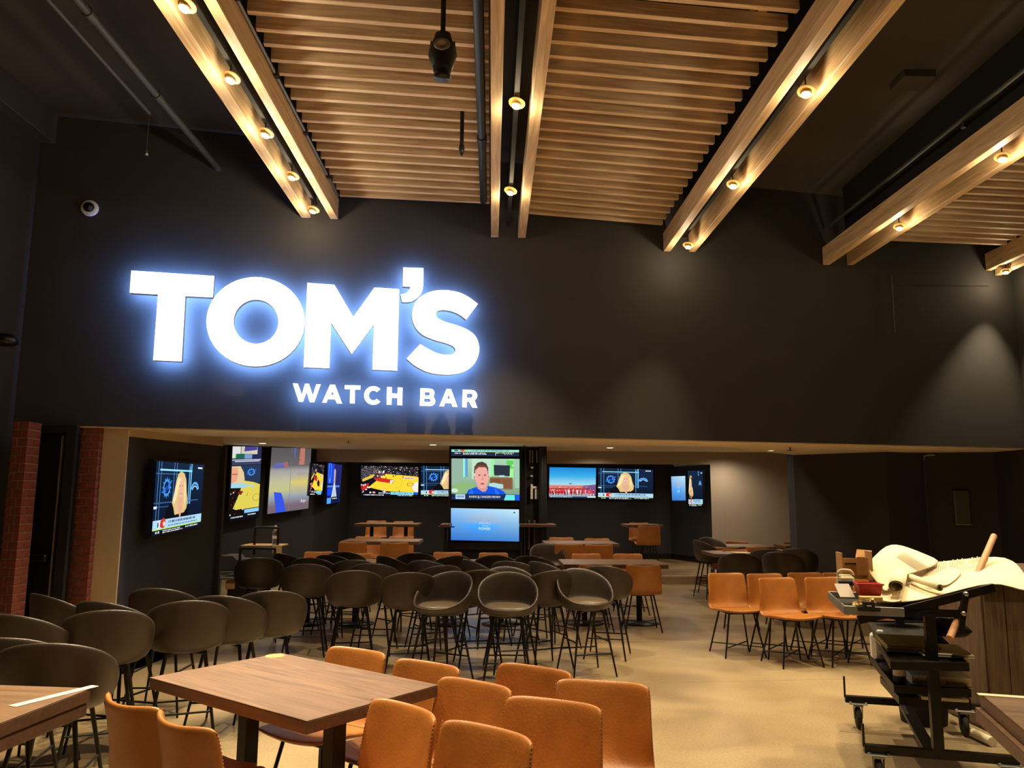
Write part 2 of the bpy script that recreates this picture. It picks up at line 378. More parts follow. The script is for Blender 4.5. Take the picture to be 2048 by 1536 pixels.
# ------------------------------------------------------------------ sign
def catmull(pts, n=6, closed=True):
    out = []; m = len(pts)
    for i in range(m if closed else m-1):
        p0, p1, p2_, p3_ = [Vector(pts[(i+k) % m] if closed else pts[max(0, min(m-1, i+k))]) for k in (-1, 0, 1, 2)]
        for j in range(n):
            t = j/n
            out.append(tuple(.5*((2*p1)+(-p0+p2_)*t+(2*p0-5*p1+4*p2_-p3_)*t*t+(-p0+3*p1-3*p2_+p3_)*t**3)))
    if not closed: out.append(tuple(pts[-1]))
    return out
from mathutils.geometry import tessellate_polygon
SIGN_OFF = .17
def letter(name, loops, parent, depth=.065):
    """loops of image points traced once, laid out on the facade plane and extruded to real channel letters"""
    L = []
    for lp in loops:
        pts = []
        for (u, v) in lp:
            p = on_facade(u, v, SIGN_OFF); rel = p-fa; pts.append(Vector((rel.x*FD.x+rel.y*FD.y, p.z, 0)))
        L.append(pts)
    tris = tessellate_polygon(L); flat = [p for lp in L for p in lp]
    def P(p, off): return f2w(p.x, p.y, off)
    n = len(flat)
    base = parent.matrix_world.inverted() if False else Matrix()
    front = [P(p, SIGN_OFF) for p in flat]; back = [P(p, SIGN_OFF-depth) for p in flat]
    org = Vector(parent.location)
    front = [p-org for p in front]; back = [p-org for p in back]
    def ori(tri, pts, want):
        a, b, c = [pts[i] for i in tri]; nn = (b-a).cross(c-a)
        return tri if nn.dot(want) > 0 else (tri[0], tri[2], tri[1])
    m = MB(); m.add(front, [ori(t, front, FN) for t in tris]); g = m.build(name, 'sign_face', parent)
    m = MB(); base = 0
    for lp in L:
        k = len(lp); vs = [front[base+i] for i in range(k)]+[back[base+i] for i in range(k)]
        m.add(vs, [(i, (i+1) % k, (i+1) % k+k, i+k) for i in range(k)]); base += k
    m.build('letter_return', 'sign_return', g)
    m = MB(); m.add(back, [ori(t, back, -FN) for t in tris]); m.build('added_glow_back', 'added_blue_glow', g)  # glowing back added to tint the wall blue around the letter
    return g
def S1(pts): return [(200+x/2.56, 500+y/2.56) for x, y in pts]
def S2(pts): return [(780+x/6.4, 520+y/6.4) for x, y in pts]
def S3(pts): return [(570+x/5.12, 750+y/5.12) for x, y in pts]
org = on_facade(600, 720, 0)
sign = root('wall_sign', (org.x, org.y, org.z), 0, 'large glowing white letter sign on the black wall', 'sign')
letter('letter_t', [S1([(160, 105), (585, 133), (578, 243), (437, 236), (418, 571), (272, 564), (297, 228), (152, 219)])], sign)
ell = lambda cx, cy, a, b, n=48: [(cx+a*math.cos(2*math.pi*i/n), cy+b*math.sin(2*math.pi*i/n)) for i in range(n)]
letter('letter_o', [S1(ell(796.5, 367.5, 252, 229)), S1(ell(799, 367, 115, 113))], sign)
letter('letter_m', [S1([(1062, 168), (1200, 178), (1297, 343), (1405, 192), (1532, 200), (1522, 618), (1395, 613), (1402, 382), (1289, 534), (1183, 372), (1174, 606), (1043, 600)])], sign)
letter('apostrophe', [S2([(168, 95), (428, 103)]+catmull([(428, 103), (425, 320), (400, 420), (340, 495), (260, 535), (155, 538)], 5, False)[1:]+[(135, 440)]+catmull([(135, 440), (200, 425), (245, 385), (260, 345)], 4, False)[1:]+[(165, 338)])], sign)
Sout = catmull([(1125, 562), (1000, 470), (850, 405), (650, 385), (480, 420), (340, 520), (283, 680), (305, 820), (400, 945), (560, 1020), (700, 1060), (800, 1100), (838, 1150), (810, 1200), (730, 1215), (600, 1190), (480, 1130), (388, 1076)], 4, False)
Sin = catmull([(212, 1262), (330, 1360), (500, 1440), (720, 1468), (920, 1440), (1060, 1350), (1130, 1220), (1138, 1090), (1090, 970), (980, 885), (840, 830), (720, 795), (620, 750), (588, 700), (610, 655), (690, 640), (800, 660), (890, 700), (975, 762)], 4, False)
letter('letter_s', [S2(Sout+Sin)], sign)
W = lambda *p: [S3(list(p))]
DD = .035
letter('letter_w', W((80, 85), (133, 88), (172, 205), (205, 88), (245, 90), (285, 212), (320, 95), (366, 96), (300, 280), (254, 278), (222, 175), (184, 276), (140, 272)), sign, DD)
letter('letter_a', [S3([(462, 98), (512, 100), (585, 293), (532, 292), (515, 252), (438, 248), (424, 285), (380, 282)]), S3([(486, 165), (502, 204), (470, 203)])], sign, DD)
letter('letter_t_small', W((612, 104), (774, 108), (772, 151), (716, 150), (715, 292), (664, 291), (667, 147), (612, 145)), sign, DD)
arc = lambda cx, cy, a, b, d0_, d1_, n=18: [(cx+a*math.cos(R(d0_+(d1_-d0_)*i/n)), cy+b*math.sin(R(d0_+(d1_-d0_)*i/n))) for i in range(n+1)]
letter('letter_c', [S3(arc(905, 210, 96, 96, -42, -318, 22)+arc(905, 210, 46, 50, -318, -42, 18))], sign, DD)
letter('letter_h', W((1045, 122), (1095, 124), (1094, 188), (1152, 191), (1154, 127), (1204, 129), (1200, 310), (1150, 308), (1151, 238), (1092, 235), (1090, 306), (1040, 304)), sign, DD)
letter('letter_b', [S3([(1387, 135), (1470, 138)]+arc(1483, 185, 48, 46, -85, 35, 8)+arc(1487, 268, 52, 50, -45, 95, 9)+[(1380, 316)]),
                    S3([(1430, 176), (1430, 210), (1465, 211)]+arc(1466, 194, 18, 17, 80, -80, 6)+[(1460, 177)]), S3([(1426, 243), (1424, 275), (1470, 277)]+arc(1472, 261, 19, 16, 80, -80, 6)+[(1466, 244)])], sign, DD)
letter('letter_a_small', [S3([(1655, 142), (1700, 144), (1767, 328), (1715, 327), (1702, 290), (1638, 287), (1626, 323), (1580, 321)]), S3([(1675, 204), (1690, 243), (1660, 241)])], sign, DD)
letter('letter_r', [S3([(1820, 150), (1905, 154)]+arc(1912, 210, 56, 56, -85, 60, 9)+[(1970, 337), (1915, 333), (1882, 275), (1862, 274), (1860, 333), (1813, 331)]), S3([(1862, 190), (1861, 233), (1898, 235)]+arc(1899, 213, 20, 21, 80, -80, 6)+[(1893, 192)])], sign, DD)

# ------------------------------------------------------------------ beams, slats, track lights
def beam(u0, u1, v, dark_label, yfront=.6):
    a = on_facade(u0, v, 0); b = on_facade(u1, v, 0)
    ye = min(a.y, b.y)-.02; z = a.z
    x0, x1 = a.x*ye/a.y, b.x*ye/b.y
    L = ye-yfront
    o = MB().box(x0, x1, -L/2, L/2, 0, .215, .003).build('ceiling_beam', 'fir')
    o.location = (0, ye-L/2, z)
    tag(o, dark_label, 'beam', 'paired wooden ceiling beams')
    return x0, x1, ye, z
BM = {}
for k, u0, u1, v, l in [('A1', 603, 621, 437, 'pale wooden ceiling beam furthest left, left one of its pair'), ('A2', 661, 676, 439.5, 'pale wooden ceiling beam left of the first slat panel, right one of its pair'),
                        ('B1', 982, 997, 476, 'middle wooden ceiling beam, left one of the centre pair beside the black pipe'), ('B2', 1036, 1051, 477, 'middle wooden ceiling beam, right one of the centre pair'),
                        ('C1', 1327, 1341, 504, 'wooden ceiling beam bordering the second slat panel on its right'), ('C2', 1378, 1391, 505, 'slim wooden ceiling beam right of centre beside the dark ceiling bay'),
                        ('D1', 1646, 1659, 531, 'broad-faced wooden ceiling beam at right with swirling grain'), ('D2', 1694, 1706, 531.5, 'right wooden ceiling beam nearest the right slat panel, second of its pair'),
                        ('E1', 1972, 1983, 542, 'wooden ceiling beam furthest right, upper one of the pair in the corner'), ('E2', 1990, 2002, 552, 'wooden ceiling beam furthest right, lower one of the pair in the corner')]:
    BM[k] = beam(u0, u1, v, l)
ZB = sum(b[3] for b in BM.values())/len(BM)
def slat_panel(xa, xb, vend, uend, tilt, n, lab, grow=0):
    z = ZB+.253
    P = atz(uend, vend, z)
    t = root('slat_panel', ((xa+xb)/2, 0, z), 0, lab, 'ceiling panel')
    wdt = xb-xa
    me = MB().box(-wdt/2, wdt/2, -.0215, .0215, 0, .095, .002).mesh('slat', 'fir_slat')
    for i in range(n):
        o = link('slat', me, t); ti = tilt+grow*(1-i/12)
        o.location = (0, P.y-i*.179+(((xa+xb)/2-P.x)*math.tan(R(ti))), random.uniform(-.004, .004)); o.rotation_euler = (0, random.uniform(-.002, .002), R(ti+random.uniform(-.25, .25)))
    return t
p1_ = slat_panel(BM['A2'][1]+.02, BM['B1'][0]-.012, 393, 700, 5.5, 24, 'left wooden slat ceiling panel holding the hanging projector')
p2_ = slat_panel(BM['B2'][1]+.012, BM['C1'][0]-.012, 428, 1065, 8, 24, 'middle wooden slat ceiling panel between the centre and right beams', 3)
p3_ = slat_panel(BM['D2'][1]+.35, BM['E1'][0]-.012, 482, 1830, 4.5, 24, 'right wooden slat ceiling panel in the top right corner')
for (xa, xb, nm) in ((BM['A2'][1], BM['B1'][0], 'left'), (BM['B2'][1], BM['C1'][0], 'middle')):
    for f in (.12, .5, .88):
        x = xa+(xb-xa)*f
        MB().box(x-.03, x+.03, .6, 7.6 if nm == 'left' else 7.9, ZB+.35, ZB+.45).build('slat_joist', 'matt_black' if f == .5 else 'fir', [p1_, p2_][nm == 'middle']).matrix_parent_inverse = Matrix.Translation(-Vector([p1_, p2_][nm == 'middle'].location))

names = {'A': 'left', 'B': 'centre', 'C': 'right-of-centre', 'D': 'right', 'E': 'corner'}
tr = {}
for k in 'ABCDE':
    a, b = BM[k+'1'], BM[k+'2']; x = (a[1]+b[0])/2
    L = a[2]-.2-.6
    o = MB().box(-.019, .019, -L/2, L/2, 0, .032, .003).box(-.004, .004, -L/2, L/2, .032, ROOF-ZB-.075).build('light_track', 'matt_black')
    o.location = (x, .6+L/2, ZB+.075); tag(o, 'black lighting track running between the '+names[k]+' pair of beams', 'track', 'lighting tracks')
    tr[k] = x
LAMPS = [('A', 368, 18), ('A', 460, 162), ('A', 530, 272), ('A', 583, 357), ('A', 625, 424), ('B', 1032, 213), ('B', 1020, 387), ('C', 1612, 190), ('C', 1466, 374), ('C', 1376, 495), ('D', 2005, 320), ('D', 1799, 458), ('E', 2012, 546)]
ordn = {'A': ['nearest', 'second', 'third', 'fourth', 'furthest'], 'B': ['nearer', 'further'], 'C': ['nearest', 'middle', 'furthest'], 'D': ['nearer', 'further'], 'E': ['only']}
cnt = {}
lampY = {'A': [], 'B': [], 'C': [], 'D': [], 'E': []}
def lamp(k, P, lab=None, aim=(-.10, -.10), power=SPOT_W):
    t = root('track_spotlight', (P.x, P.y, P.z), 0, lab, 'light', 'spotlights on the tracks')
    tilt = root('tmp'); bpy.data.objects.remove(tilt)
    up = ZB+.08-P.z
    MB().tube([(0, 0, .03), (0, 0, max(.06, up))], .006).build('yoke', 'black_metal', t)
    h = MB().lathe([(0, .065), (.024, .065), (.03, .02), (.034, .013), (.033, 0), (.029, .003), (.026, .02)], 20).build('lamp_head', 'lamp_brass', t)
    h.rotation_euler = (R(-14), R(12), 0)
    l = MB().lathe([(0, .005), (.0285, .005)], 20).build('lens', 'lens_glow', h)
    g = MB().lathe([(.033, .02), (.06, .03), (.061, .033), (.033, .024)], 24).build('glare_ring', 'lamp_brass', h)
    s = spot('lamp_light', P+Vector((0, 0, -.03)), P+Vector((aim[0]*5, aim[1]*5, -5)), power, 74, .6, SPOT_COL, rad=.014)
    pl = bpy.data.lights.new('lamp_spill', 'POINT'); pl.energy = 8; pl.color = SPOT_COL; pl.shadow_soft_size = .03; po = bpy.data.objects.new('lamp_spill', pl); col.objects.link(po); po.location = P+Vector((0, 0, -.07))
    return t
for (k, u, v) in LAMPS:
    d = ray(u, v); x = tr[k]; y = x*d.y/d.x if k != 'B' else None
    if k == 'B': P = atz(u, v, ZB+.0)
    else:
        P = EYE+d*(x/d.x)
        if abs(P.z-ZB) > .3: P = atz(u, v, ZB)
    i = cnt.get(k, 0); cnt[k] = i+1
    lab = 'bright warm spotlight on the '+names[k]+' track, '+ordn[k][i]+(' one' if k != 'E' else ' lamp there')
    lampY[k].append(P.y); lamp(k, P, lab, (-.10, -.34) if (k, i) in (('C', 2), ('A', 4), ('D', 1)) else (.0, .12) if (k, i) in (('C', 1), ('C', 0), ('B', 1)) else (-.10, -.22))
# the tracks run on over the camera: more of the same lamps out of frame
for k, ys in (('A', (3.2,)), ('B', (3.7, 2.3)), ('C', (3.3,)), ('D', (4.3,)), ('E', (7.4, 5.6))):
    for y in ys:
        spot('lamp_light', (tr[k], y, ZB), (tr[k]-.4, y-.7, 0), SPOT_W, 74, .6, SPOT_COL, rad=.014)

# conduit on beam A2, black pipe by B1, ceiling pipes at left
t = root('conduit_run', (BM['A2'][1]+.014, 0, ZB+.235), 0, 'thin galvanised conduit clipped along the left slat panel edge', 'conduit')
MB().tube([(0, .6, 0), (0, BM['A2'][2]-.12, 0)], .0115, 8).build('tube', 'galvanised', t)
for y in (3.5, 4.4, 5.3, 6.2, 7.1): MB().box(-.012, .02, y-.03, y+.03, -.02, .025, .004).build('clamp', 'black_metal', t)
P = atz(967, 400, ZB+.22)
t = root('drain_pipe', (P.x, 0, ZB+.21), 0, 'dark vertical-looking pipe running beside the centre beam', 'pipe')
MB().tube([(0, .6, 0), (0, P.y, 0)], .035, 14).build('pipe_run', 'pipe_black', t)
for v in (275,): y = atz(965, v, ZB+.22).y; MB().tube([(0, y-.045, 0), (0, y+.045, 0)], .042, 14).build('coupling', 'pipe_black', t)
def ceil_pipe(u0, v0, u1, v1, z, r, lab, joints=()):
    a = atz(u0, v0, z); b = atz(u1, v1, z); x = (a.x+b.x)/2
    t = root('ceiling_pipe', (x, 0, z), 0, lab, 'pipe')
    MB().tube([(0, 1.0, 0), (0, b.y, 0)], r, 12).build('pipe_run', 'pipe_grey', t)
    for y in joints: MB().tube([(0, y-.05, 0), (0, y+.05, 0)], r*1.25, 12).build('coupling', 'pipe_grey', t)
    return x, b.y
ceil_pipe(143, 0, 468, 366, ZS(6.7), .032, 'thick grey ceiling pipe with couplings at upper left', (5.0, 6.1))
x, y = ceil_pipe(92, 0, 302, 226, ZS(6.7), .018, 'thin grey ceiling pipe ending in a sprinkler at upper left')
t = root('sprinkler_drop', (x, y, ZS(6.7)), 0, 'small sprinkler on a thin drop rod below the left pipes', 'sprinkler')
zd = aty(298, 310, y).z-ZS(6.7)
MB().tube([(0, 0, 0), (0, 0, zd+.04)], .005).build('rod', 'pipe_grey', t); MB().lathe([(0, zd+.045), (.013, zd+.04), (.01, zd+.02), (.02, zd), (0, zd-.003)], 12).build('head', 'steel', t)
a = atz(0, 190, ZS(6.9)); b = atz(165, 330, ZS(6.9))
o = MB().box(-.09, .09, -3.2, 3.2, 0, ROOF-ZS(6.85), .006).build('ceiling_duct', 'pipe_grey'); o.location = (b.x-.06, b.y-3.2, ZS(6.85)); tag(o, 'flat dark duct along the ceiling at the far left', 'duct')
x, y = ceil_pipe(2048, 150, 1615, 480, ZS(6.6), .019, 'thin dark ceiling pipe left of the swirling-grain beam')
P = atz(1935, 238, ZS(6.6)); P.x = x; P.z -= .07; t = root('sprinkler_drop', (P.x, P.y, P.z), 0, 'small sprinkler under the dark pipe at upper right', 'sprinkler')
MB().tube([(0, 0, .07), (0, 0, 0)], .008).build('rod', 'pipe_grey', t); MB().lathe([(0, 0), (.022, 0), (.02, -.013), (0, -.02)], 12).build('head', 'pipe_grey', t)
P = atz(1826, 168, ZS(7.2)); o = MB().box(-.14, .14, -.12, .12, 0, ROOF-ZS(7.2), .006).build('junction_box', 'dark_deck'); o.location = (P.x, P.y, ZS(7.2)); tag(o, 'square dark box on the upper right ceiling', 'box')
# hanging gobo projector and sensor rod
P = aty(885, 110, 4.45)
t = root('hanging_projector', (P.x, P.y, P.z), 0, 'black hanging projector lamp with a round lens on a pole', 'projector')
zt, zbm = aty(885, 68, 4.45).z-P.z, aty(885, 155, 4.45).z-P.z
MB().tube([(0, 0, zt-.02), (0, 0, ROOF-P.z)], .016, 10).build('pole', 'black_metal', t)
H = zt-zbm
prof = [(0, -.5, .08), (.04, -.5, .10), (.0, -.42, .12), (.0, -.36, .075)]
m = MB(); secs = [(.048, zt), (.057, zt-.038), (.079, zt-.082), (.089, zt-.14), (.073, zt-.20), (.054, zt-.253)]
m.lathe([(0, secs[0][1])]+secs+[(0, secs[-1][1])], 14); hd = m.build('housing', 'pipe_black', t); hd.scale = (1, .75, 1)
MB().lathe([(0, zt-.29), (.054, zt-.29), (.05, zt-.253), (.038, zt-.24)], 16).build('snout', 'black_metal', t)
ln = MB().lathe([(0, .008), (.028, .008), (.03, .0), (.047, .004), (.05, -.006)], 20).build('lens_ring', ['galvanised'], t); ln.location = (0, -.073, zt-.108); ln.rotation_euler = (R(70), 0, 0)
l2 = MB().lathe([(0, .009), (.025, .009)], 16).build('glass', 'beige_paint', ln)
MB().tube([(-.07, 0, zt-.05), (-.082, 0, zt-.15), (-.05, 0, zt-.25)], .005).tube([(.07, 0, zt-.05), (.082, 0, zt-.15), (.05, 0, zt-.25)], .005).build('bracket', 'black_metal', t)
P = aty(924, 252, 5.86); P2 = aty(924, 312, 5.86)
t = root('sensor_rod', P, 0, 'short black rod with a sensor tip below the left slats', 'sensor')
dz = P2.z-P.z
MB().tube([(0, 0, ROOF-P.z), (0, 0, dz+.06)], .0165, 10).build('rod', 'matt_black', t); MB().lathe([(.019, dz+.09), (.023, dz+.06), (.019, dz+.025), (.006, dz), (0, dz)], 12).build('tip', 'bezel', t)
# dome camera and wall speaker
P = on_facade(180, 417, .003)
t = root('dome_camera', P, math.atan2(FD.y, FD.x), 'white round dome camera on the wall above the sign', 'camera')
d = MB().lathe([(.079, 0), (.079, .019), (.07, .032), (.048, .035)], 24).build('housing', 'white_plastic', t); d.rotation_euler = (R(90), 0, 0)
d2 = MB().lathe([(.049, .032), (.044, .057), (.028, .076), (0, .082)], 20).build('dome', 'bezel', t); d2.rotation_euler = (R(90), 0, 0)
P = EYE+ray(4, 683)*((XL+.1)/ray(4, 683).x)
t = root('wall_speaker', (XL+.01, P.y, P.z), 0, 'dark rounded wall lamp on the far left wall', 'lamp')
MB().lathe([(0, .076), (.063, .063), (.1, .025), (.107, -.013), (.076, -.032), (0, -.038)], 20, (.11, 0, 0)).build('body', 'bezel', t); MB().box(-.01, .05, -.025, .025, -.04, .06).build('bracket', 'black_metal', t)
# conduits on the upper right facade
a = on_facade(1786, 552, .03); b = on_facade(1790, 665, .03)
t = root('wall_rod', b, 0, 'thin vertical conduit on the dark wall at upper right', 'conduit')
MB().tube([(0, 0, 0), (0, 0, a.z-b.z)], .009).build('pipe', 'pipe_grey', t)
# wall lit area near right: wire
a = on_facade(1800, 570, .02); b = on_facade(1980, 571, .02)
o = MB().tube([a-a, b-a], .003).build('wall_cable', 'pipe_grey'); o.location = a; tag(o, 'thin horizontal cable across the dark wall at upper right', 'cable')

# ------------------------------------------------------------------ screens
class Pic:
    """flat picture: layers of coloured polygons in 0..1 screen space (v downwards)"""
    def __init__(s): s.v = []; s.f = []; s.c = []; s.z = 0
    def poly(s, pts, c, cs=None):
        s.z += 1; n = len(s.v); cl = cs or [c]*len(pts)
        s.v += [(min(1, max(0, x)), min(1, max(0, y)), s.z) for x, y in pts]; s.f.append(list(range(n, n+len(pts)))); s.c += [lin(q) for q in cl]
        return s
    def rect(s, x0, y0, x1, y1, c): return s.poly([(x0, y0), (x1, y0), (x1, y1), (x0, y1)], c)
    def grad(s, x0, y0, x1, y1, a, b): return s.poly([(x0, y0), (x1, y0), (x1, y1), (x0, y1)], None, [a, a, b, b])
    def oval(s, x, y, a, b, c, n=14): return s.poly([(x+a*math.cos(2*math.pi*i/n), y+b*math.sin(2*math.pi*i/n)) for i in range(n)], c)
    def ringp(s, x, y, a, b, w_, c, d0_=0, d1_=360, n=14):
        for i in range(n):
            q, r_ = R(d0_+(d1_-d0_)*i/n), R(d0_+(d1_-d0_)*(i+1)/n)
            s.poly([(x+a*math.cos(q), y+b*math.sin(q)), (x+a*math.cos(r_), y+b*math.sin(r_)), (x+a*w_*math.cos(r_), y+b*w_*math.sin(r_)), (x+a*w_*math.cos(q), y+b*w_*math.sin(q))], c)
            s.z -= 1
        s.z += 1
    def dashes(s, x0, x1, y, h, c, seed=0, n=14):
        r = random.Random(seed); x = x0
        while x < x1:
            w_ = r.uniform(.006, .02); s.rect(x, y, min(x1, x+w_), y+h, c); s.z -= 1; x += w_+r.choice([.004, .004, .014])
        s.z += 1
    def text(s, body, x0, y0, wd, ht, c):
        vs, fs = text_mesh(body)
        if not vs: return s
        xa, xb = min(p[0] for p in vs), max(p[0] for p in vs); ya, yb_ = min(p[1] for p in vs), max(p[1] for p in vs)
        s.z += 1; n = len(s.v)
        s.v += [(x0+(p[0]-xa)/(xb-xa)*wd, y0+ht-(p[1]-ya)/(yb_-ya)*ht, s.z) for p in vs]; s.c += [lin(c)]*len(vs)
        s.f += [[i+n for i in f] for f in fs]
        return s
TC = {}
def text_mesh(body):
    if body in TC: return TC[body]
    cu = bpy.data.curves.new('t', 'FONT'); cu.body = body; cu.resolution_u = 2; o = bpy.data.objects.new('t', cu); col.objects.link(o)
    bpy.context.view_layer.update()
    dg = bpy.context.evaluated_depsgraph_get(); me = bpy.data.meshes.new_from_object(o.evaluated_get(dg))
    r = ([tuple(v.co[:2]) for v in me.vertices], [list(p.vertices) for p in me.polygons])
    bpy.data.objects.remove(o); TC[body] = r
    return r
def tv(name, TL, TRc, BR, BL, yl, yr, pic, label, group='wall screens', depth=.06, crop=(0, 0, 1, 1), bez=.02):
    P = [aty(*TL, yl), aty(*TRc, yr), aty(*BR, yr), aty(*BL, yl)]
    o0 = (P[3]+P[2])/2
    t = root(name, o0, 0, label, 'screen', group)
    Q = [p-o0 for p in P]
    ex = (Q[1]-Q[0]+Q[2]-Q[3]).normalized(); ez = Vector((0, 0, 1)); nn = ex.cross(ez).normalized()
    if nn.y > 0: nn = -nn
    def at(x, y, k): a = Q[0].lerp(Q[1], x); b = Q[3].lerp(Q[2], x); return a.lerp(b, y)+nn*k
    Bz = [Q[0]-ex*bez+ez*bez, Q[1]+ex*bez+ez*bez, Q[2]+ex*bez-ez*bez, Q[3]-ex*bez-ez*bez]
    vs = [p for p in Bz]+[p-nn*depth for p in Bz]
    MB().add(vs, [(0, 3, 2, 1), (4, 5, 6, 7), (0, 1, 5, 4), (1, 2, 6, 5), (2, 3, 7, 6), (3, 0, 4, 7)]).build('screen_case', 'bezel', t)
    me = bpy.data.meshes.new('picture'); me.from_pydata([at(x, y, .014+.00012*k) for x, y, k in pic.v], [], [list(f) for f in pic.f]); me.materials.append(MATS['picture'])
    ca = me.color_attributes.new('Col', 'FLOAT_COLOR', 'POINT')
    ca.data.foreach_set('color', [x for c in pic.c for x in (*c, 1)])
    link('picture', me, t)
    return t
NAVY = (16, 30, 56)
def emblem_fish(p, x, y, a, b, c=(70, 150, 240)):
    p.ringp(x, y, a, b, .72, c)
    for i in range(12):
        q = 2*math.pi*i/12
        p.poly([(x+a*math.cos(q-.14), y+b*math.sin(q-.14)), (x+a*1.3*math.cos(q), y+b*1.3*math.sin(q)), (x+a*math.cos(q+.14), y+b*math.sin(q+.14))], c); p.z -= 1
    p.z += 1
    p.poly([(x-a*1.5, y+b*.55), (x-a*.2, y-b*.1), (x+a*.9, y-b*.75), (x+a*1.5, y-b*.9), (x+a*.5, y+b*.1), (x-a*.5, y+b*.6)], (50, 120, 220))
    p.poly([(x-a*.45, y+b*.35), (x+a*.1, y-b*.3), (x+a*.5, y-b*.4), (x+a*.1, y+b*.35)], (20, 60, 150))
def emblem_bolt(p, x, y, a, b, c=(90, 170, 250)):
    p.ringp(x, y, a, b, .72, c, 190, 350, 10); p.ringp(x, y+b*.12, a*.75, b*.7, .8, (170, 220, 255), 200, 340, 8)
def pic_anchor(hx=.52, dark=False, part=(0, 1)):
    p = Pic(); p.grad(0, 0, 1, 1, (24, 40, 66), (12, 20, 40))
    for x in (.05, .10, .36, .41, .68): p.rect(x, 0, x+.008, .8, (86, 150, 210)); p.z -= 1
    p.z += 1
    p.rect(.715, .0, .735, .62, (120, 200, 255)); p.rect(.68, .04, .695, .62, (120, 200, 255))
    p.rect(.08, .10, .74, .125, (150, 225, 255)); p.rect(.0, .16, .6, .172, (70, 110, 160))
    p.rect(0, .56, .9, .575, (60, 100, 150)); p.rect(0, .62, .3, .63, (60, 100, 150)); p.rect(0, .61, .06, .645, (225, 235, 245))
    emblem_fish(p, .23, .36, .07, .12); emblem_bolt(p, .82, .42, .09, .14)
    p.rect(.86, .045, .96, .07, (230, 240, 250))
    x = hx
    p.poly([(x-.3, .8), (x-.27, .66), (x-.18, .58), (x-.05, .56), (x+.08, .56), (x+.16, .62), (x+.19, .8)], (16, 16, 22))
    p.poly([(x-.02, .12), (x+.05, .15), (x+.1, .25), (x+.12, .42), (x+.15, .56), (x+.14, .68), (x+.09, .74), (x-.1, .76), (x-.13, .66), (x-.17, .58), (x-.14, .45), (x-.11, .28), (x-.08, .17)], (222, 190, 130))
    p.poly([(x-.1, .3), (x-.06, .2), (x-.02, .25), (x-.08, .5), (x-.12, .6), (x-.15, .55)], (245, 224, 170))
    p.poly([(x+.06, .25), (x+.1, .32), (x+.12, .5), (x+.1, .66), (x+.07, .5)], (240, 214, 155))
    p.poly([(x-.035, .5), (x+.035, .5), (x+.05, .62), (x+.02, .8), (x-.0, .8), (x-.05, .62)], (226, 170, 140))
    p.oval(x+.0, .37, .052, .155, (238, 184, 156))
    p.poly([(x-.05, .3), (x-.03, .22), (x+.0, .2), (x-.02, .26), (x-.045, .36)], (240, 214, 160))
    p.oval(x-.02, .34, .008, .01, (60, 40, 36), 8); p.oval(x+.022, .34, .008, .01, (60, 40, 36), 8)
    p.oval(x+.002, .45, .02, .016, (190, 80, 80), 10); p.oval(x+.002, .447, .013, .006, (250, 240, 235), 8); p.oval(x+.003, .4, .008, .018, (222, 160, 134), 8)
    p.rect(0, .8, 1, .93, (176, 214, 240)); p.rect(.0, .92, 1, .935, (180, 230, 90))
    p.oval(.11, .865, .035, .055, (226, 236, 240)); p.oval(.1, .865, .016, .04, (60, 90, 120), 8)
    p.oval(.2, .85, .05, .07, (208, 60, 48)); p.poly([(.15, .8), (.19, .86), (.17, .92), (.14, .88)], (220, 40, 40)); p.oval(.22, .86, .025, .035, (244, 220, 210), 8)
    p.dashes(.3, .86, .825, .035, (40, 74, 110), 3); p.dashes(.3, .92, .885, .018, (70, 110, 150), 4)
    p.rect(0, .935, 1, 1, (16, 22, 38)); p.dashes(.06, .14, .95, .03, (235, 240, 245), 5); p.dashes(.2, .55, .948, .014, (220, 228, 235), 6); p.dashes(.2, .6, .972, .016, (235, 240, 245), 7)
    p.dashes(.66, .92, .95, .022, (230, 236, 245), 8)
    return p
